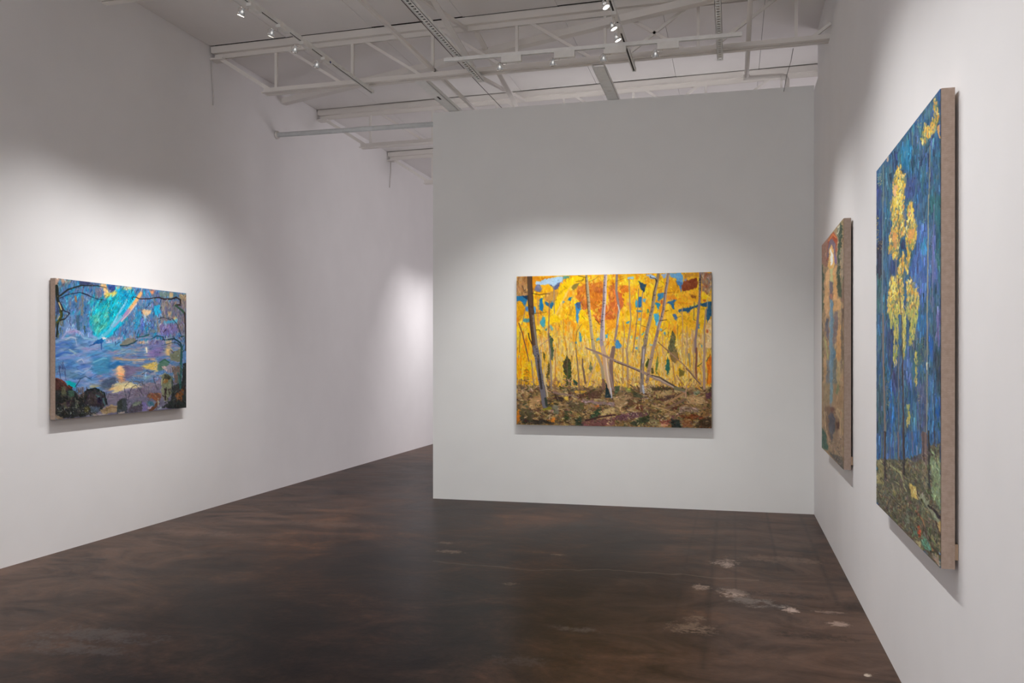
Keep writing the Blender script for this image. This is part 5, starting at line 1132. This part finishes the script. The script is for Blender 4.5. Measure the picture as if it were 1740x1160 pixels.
# ---- tall blue aspen picture, near painting on the right wall
def aspen():
    c = Canvas([(1491,293),(1601,153.4),(1600.3,959.5),(1495.2,854.5)], 250, 760, (52,95,134), 53)
    a, b, g, d = tile(1485,145,5.8), tile(1485,340,5.8), tile(1485,540,5.8), tile(1485,740,5.045)
    P = lambda t, pts, col, al=1.0: c.poly(t(pts), col, al)
    S = lambda t, pts, r0, r1, col, al=1.0: c.stroke(t(pts), r0, r1, col, al)
    BP = [(50,100,126),(64,112,136),(52,84,122),(72,115,126),(86,106,112),(44,78,102),(85,108,152),(56,122,152),(62,90,112)]
    c.dabs([(1490,293),(1601,153),(1601,830),(1494,800)], 2300, BP, 24, 1.1, 90, 4, .8)
    P(a,[(270,640),(330,560),(402,640),(402,902),(290,822)],(40,126,168),.8); P(a,[(60,830),(160,740),(200,900),(180,1160),(60,1160)],(66,104,126),.7); P(a,[(200,720),(260,640),(250,800),(230,860)],(45,65,110),.8); P(a,[(390,740),(412,740),(410,900),(388,880)],(36,72,95)); P(a,[(320,980),(440,920),(420,1160),(320,1160)],(62,82,140),.8); P(a,[(510,200),(600,160),(600,330),(520,360)],(82,118,138),.7); P(a,[(640,60),(672,40),(672,190),(650,200)],(50,88,135))
    P(a,[(35,1000),(90,1020),(85,1160),(35,1160)],(50,62,115),.9); P(b,[(38,0),(100,0),(98,440),(40,460)],(48,72,118),.8); P(b,[(40,450),(100,430),(100,802),(45,822)],(46,52,76)); P(b,[(45,820),(95,800),(98,1160),(45,1160)],(66,104,112),.8); P(b,[(560,0),(674,0),(674,802),(630,702),(640,300),(570,200)],(46,102,112),.8); P(b,[(430,240),(560,300),(580,902),(480,1160),(400,902),(360,742),(430,522)],(76,112,176),.85); P(b,[(478,480),(540,420),(542,602),(490,602)],(70,147,198)); P(b,[(600,280),(630,560),(640,860),(590,900),(590,600)],(95,108,170),.8); P(b,[(270,470),(330,440),(330,540),(290,540)],(38,52,88)); P(b,[(190,600),(240,680),(230,780),(180,800)],(44,62,108),.8)
    P(b,[(640,580),(674,640),(674,900),(650,880)],(60,110,125),.8)
    for q in ([(155,300),(182,480),(247,1165),(200,1165),(160,560)],): P(g,q,(40,112,178))
    P(g,[(558,208),(602,280),(602,522),(570,462)],(36,97,168)); P(g,[(640,-10),(670,-10),(667,385),(628,280)],(112,112,168)); P(g,[(613,330),(674,420),(674,832),(640,762)],(50,70,86)); P(g,[(618,780),(674,902),(640,1085),(618,962)],(30,97,178)); P(g,[(430,40),(540,0),(540,200),(450,250)],(50,115,175),.7); P(g,[(310,420),(380,380),(405,640),(390,760),(320,640)],(85,118,180),.8); P(g,[(420,260),(530,240),(520,480),(430,560)],(75,105,100),.7); P(g,[(150,140),(215,180),(210,500),(190,640),(160,420)],(58,72,118),.8); P(g,[(200,560),(270,540),(265,760),(210,800)],(52,68,112),.8); P(g,[(460,700),(540,680),(530,1160),(450,1160)],(92,92,125),.7); P(g,[(410,860),(450,850),(450,1160),(410,1160)],(70,125,165),.7); P(g,[(50,740),(110,700),(125,1160),(55,1160)],(62,88,100),.7); P(g,[(555,620),(610,600),(610,1160),(560,1160)],(66,120,172),.8)
    P(d,[(48,-10),(585,-10),(585,92),(430,172),(330,212),(240,222),(48,222)],(58,104,158),.8); c.dabs(d([(48,-10),(585,-10),(585,100),(430,190),(330,220),(48,220)]),160,[(55,104,160),(40,112,168),(72,110,140),(92,112,120),(70,90,150)],14,1,90,4)
    c.dabs(g([(40,300),(670,300),(670,1160),(50,1160)]),260,[(55,105,160),(80,110,120),(62,88,120),(95,105,150),(100,120,105),(45,80,130)],16,.8,90,4,.75)
    blue = [(1490,293),(1601,153),(1601,800),(1494,790)]
    c.smear(.7,5,blue,.6); c.restroke(blue, 2600, 17, .9, 90, 4, 24)
    c.dabs(blue, 260, [(60,85,95),(45,62,80),(88,118,112),(96,120,160),(40,60,70),(110,125,110)], 18, .6, 90, 3, .7)
    c.dabs(blue, 200, [(140,160,165),(120,140,120),(165,165,130)], 3, .4, 90, 20, .7)
    # distant slim trunks
    for t,q,r0,r1,col in ((a,[(105,800),(110,1165)],.7,.8,(120,135,130)),(b,[(105,0),(105,1165)],.9,1,(112,132,142)),(g,[(112,0),(120,500),(140,1165)],1.2,1.6,(128,118,113)),(a,[(572,640),(562,1165)],.5,.6,(150,152,130)),(b,[(556,0),(546,1165)],.8,1,(152,152,128)),(g,[(545,0),(545,560),(540,1165)],.9,.8,(150,146,130)),(g,[(543,500),(542,560)],1.2,.8,(215,215,190)),(b,[(610,100),(600,560),(595,1165)],.5,.5,(130,130,165)),(g,[(605,0),(615,1165)],.5,.6,(62,72,92)),(g,[(405,0),(405,800)],.4,.4,(92,112,102)),(g,[(268,400),(270,1165)],.6,.6,(120,115,115)),
        (a,[(395,480),(400,720)],.4,.4,(130,140,120)),(d,[(165,-5),(168,220)],.5,.5,(110,100,110)),(d,[(205,-5),(205,215)],.6,.6,(100,125,120)),(d,[(350,-5),(352,180)],.6,.6,(110,105,120)),(d,[(232,-5),(238,222)],1,1,(128,110,112)),(d,[(95,-5),(98,215)],1,1,(98,112,98))): S(t,q,r0,r1,col)
    S(a,[(480,800),(550,650),(612,508)],.5,.5,(46,58,74)); S(a,[(590,880),(640,640)],.35,.35,(60,80,90))
    # ground
    gr = d([(45,222),(240,222),(330,212),(430,190),(500,110),(585,95),(585,1115),(45,575)])
    c.poly(gr,(98,94,74),.9,.3,2.5)
    GP = [(112,112,82),(92,87,67),(142,132,92),(76,71,60),(122,102,82),(132,142,112),(97,102,77),(162,152,112),(105,85,75)]
    c.dabs(gr, 1000, GP, 7, .9, 72, 28, .85, 12)
    P(d,[(500,222),(585,250),(585,642),(520,522)],(137,157,122),.8); c.dabs(d([(490,120),(582,110),(582,640),(510,520)]),80,[(140,165,130),(120,135,100),(165,175,130),(105,120,95)],7,.9,80,15); P(d,[(318,418),(380,440),(402,562),(350,522)],(198,173,102)); P(d,[(430,210),(480,240),(470,380),(430,330)],(128,120,95),.7); P(d,[(60,225),(110,225),(110,420),(60,420)],(150,140,95),.7); P(d,[(330,215),(420,180),(440,220),(380,250)],(78,78,86))
    S(d,[(170,270),(250,332),(302,482)],1.3,1,(167,167,122)); S(d,[(430,520),(500,622),(572,742)],3,3,(142,147,122)); S(d,[(485,600),(545,650),(572,700)],1.8,2,(50,46,50)); P(d,[(388,760),(412,758),(427,852),(410,852)],(170,77,50)); P(d,[(428,830),(470,870),(512,962),(470,962),(428,902)],(97,147,122)); P(d,[(355,770),(395,800),(400,850),(360,830)],(92,132,108)); P(d,[(370,850),(425,890),(425,950),(375,880)],(178,170,125)); S(d,[(380,640),(440,722),(470,842),(522,965)],.9,.8,(172,122,82)); S(d,[(440,760),(500,900),(575,1000)],1.6,1.8,(84,72,64)); P(d,[(520,980),(575,1000),(580,1100),(540,1050)],(168,145,128)); P(d,[(280,690),(320,650),(330,740),(300,760)],(118,128,108)); S(d,[(545,730),(580,840)],1.5,1.5,(80,68,60)); P(d,[(565,740),(582,720),(582,820),(568,800)],(190,165,110))
    c.dabs(d([(50,450),(400,600),(580,900),(580,1100),(60,580)]),170,[(82,76,62),(60,56,50),(130,120,95),(96,100,78),(110,80,66)],6,.8,60,30,.85)
    for t,q,r0,r1,col in ((d,[(122,-5),(122,200),(127,385)],2,1.3,(62,57,58)),(d,[(115,0),(117,200)],.7,.6,(110,95,95)),(g,[(300,0),(308,500),(318,1165)],.7,1.2,(76,56,56)),(d,[(275,-5),(278,200),(278,345)],1.5,1.5,(70,60,64)),(d,[(282,0),(284,330)],.6,.6,(38,36,40)),(d,[(486,-5),(490,250),(492,475)],1.7,1.3,(56,56,57)),(d,[(537,-5),(540,215)],1,.8,(66,66,72)),(d,[(557,0),(555,320)],.5,.5,(90,90,80))): S(t,q,r0,r1,col)
    P(d,[(430,-5),(477,-5),(472,290),(430,205)],(107,92,92)); S(d,[(440,0),(445,230)],.6,.6,(76,66,70)); S(d,[(460,0),(463,270)],.5,.5,(140,120,115))
    c.smear(.6,.8,gr,.5); c.restroke(gr, 900, 6, .8, 72, 26, 26)
    # golden leaves
    YF = [(242,202,82),(228,178,62),(246,216,112),(214,174,78),(232,164,82),(194,178,82),(250,226,152),(222,190,70)]
    for t,q,n in ((a,[(200,960),(230,860),(270,790),(290,870),(312,880),(340,980),(322,1165),(196,1165)],150),(a,[(600,160),(620,130),(655,230),(662,360),(640,450),(600,430),(610,300)],46),(a,[(478,560),(520,370),(560,430),(600,360),(645,450),(600,520),(560,560),(500,640)],80),
        (b,[(170,60),(220,-5),(305,-5),(320,250),(332,400),(272,420),(262,602),(220,662),(200,562),(158,562),(170,400),(200,280)],330),(b,[(350,120),(402,20),(412,250),(442,300),(432,480),(380,562),(352,782),(330,702),(345,540),(335,420)],230),(b,[(300,540),(330,640),(310,882),(322,1165),(158,1165),(158,980),(190,780),(240,800),(262,700)],330),(b,[(340,850),(402,820),(412,880),(462,1000),(472,1080),(432,1165),(350,1165)],120)):
        n = int(n*.6)
        c.poly(t(q), (176,158,88), .45, .5, 2.4, 24)
        c.dabs(t(q), n, YF+[(160,164,92),(196,146,84),(140,150,100)], 6, 1.25, 93, 10, .9, 14)
        c.smear(.4, 1.6, t(q), .6)
        c.dabs(t(q), n//3, YF, 6, .8, 93, 8, .8, 10)
        c.dabs(t(q), n//5, [(70,105,125),(90,120,110),(120,135,95),(255,236,180)], 5, .6, 93, 10, .8, 10)
    for t,q in ((a,[(230,880),(280,850),(310,1160),(250,1160)]),(b,[(215,20),(300,10),(305,180),(240,200)]),(b,[(360,150),(405,130),(405,250),(350,260)]),(b,[(200,820),(240,830),(250,1000),(180,1040)])):
        c.dabs(t(q), 40, [(250,220,100),(252,232,150),(245,205,70)], 5, 1, 95, 14)
    for t,q,col in ((a,[(205,1010),(250,1010),(240,1130),(210,1140)],(236,176,130)),(b,[(360,150),(382,160),(375,210),(360,200)],(200,130,110)),(b,[(205,340),(250,360),(235,520),(205,500)],(226,156,92)),(b,[(360,320),(420,340),(410,440),(355,420)],(232,164,92)),(b,[(295,600),(315,630),(310,700),(296,690)],(205,140,60)),(a,[(643,450),(670,420),(670,565),(652,545)],(246,172,82)),(a,[(540,430),(560,440),(555,560),(535,540)],(244,176,70)),(a,[(135,720),(158,715),(155,770),(130,760)],(215,180,150))): P(t,q,col,.75)
    YG = [(202,192,102),(178,182,102),(152,167,92),(217,202,122),(190,170,90)]
    for q,n in (([(170,-5),(210,-5),(212,130),(190,135)],30),([(215,-5),(260,-5),(268,300),(240,545),(213,440),(222,200)],110),([(300,-5),(345,-5),(335,300),(318,460),(302,300)],80),([(350,-5),(452,-5),(442,120),(402,345),(368,300),(380,120)],110),([(345,900),(380,860),(375,1060),(345,1140)],24),([(430,300),(450,500),(440,760),(425,600)],20)):
        c.dabs(g(q), n, YG, 9, .9, 92, 6, .9)
    c.dabs(b([(160,1000),(470,1000),(460,1165),(160,1165)]),70,YG,7,.9,92,8)
    for t,q,n,col in ((a,[(45,880),(90,900),(80,1010),(45,1000)],26,(185,180,120)),(b,[(40,170),(62,180),(60,420),(40,400)],26,(205,180,70)),(b,[(50,430),(100,430),(95,520),(50,530)],24,(165,140,90)),(g,[(150,640),(190,650),(185,900),(155,880)],24,(150,135,95)),(b,[(410,880),(470,900),(468,1080),(430,1060)],26,(226,206,130)),(a,[(430,360),(490,360),(480,420),(430,440)],10,(170,170,110)),(g,[(440,250),(520,260),(510,520),(450,520)],24,(150,140,110)),(g,[(450,800),(490,800),(485,880),(455,880)],10,(170,150,120)),(b,[(490,240),(530,240),(530,300),(495,300)],10,(120,160,130))):
        for _ in range(n):
            xs=[p[0] for p in q]; ys=[p[1] for p in q]
            x, y = t([(c.rs.uniform(min(xs),max(xs)), c.rs.uniform(min(ys),max(ys)))])[0]; c.stroke([(x,y),(x+c.rs.normal()*.3,y+c.rs.uniform(.3,1.6))], .55, .3, col, .9)
    for t,q,r0,r1 in ((b,[(265,250),(262,500)],.5,.4),(b,[(238,600),(240,860)],.7,.6),(b,[(262,820),(275,980),(290,1165)],.7,.6),(g,[(298,0),(302,300)],.6,.7),(b,[(245,860),(280,820)],.4,.3),(b,[(235,180),(275,190)],.4,.3)): S(t,q,r0,r1,(88,76,70))
    S(b,[(238,600),(240,860)],.35,.35,(190,190,180))
    return c

yc = BACK_Y
hang('landscape_painting', forest(), 1.96, 1.525, (-1.18, yc-.0005, .808), 0.0, 'wide painting of a golden yellow forest with pale trunks, on the partition', 0.95)
hang('landscape_painting', pool(), 1.637, 1.075, (LEFT_X+.0005, 6.394, 1.027), math.pi/2, 'painting of a turquoise blue pool and dark rocks, on the left wall', 1.0)
hang('landscape_painting', glade(), 1.425, 1.63, (RIGHT_X-.0005, 6.727, .772), -math.pi/2, 'tall painting of a pale glowing arch over a thin blue stream, beside the corner', 1.0)
hang('landscape_painting', aspen(), 1.39, 1.66, (RIGHT_X-.0005, 3.985, .770), -math.pi/2, 'large blue painting of a yellow leaved tree, nearest on the right wall', 1.12)
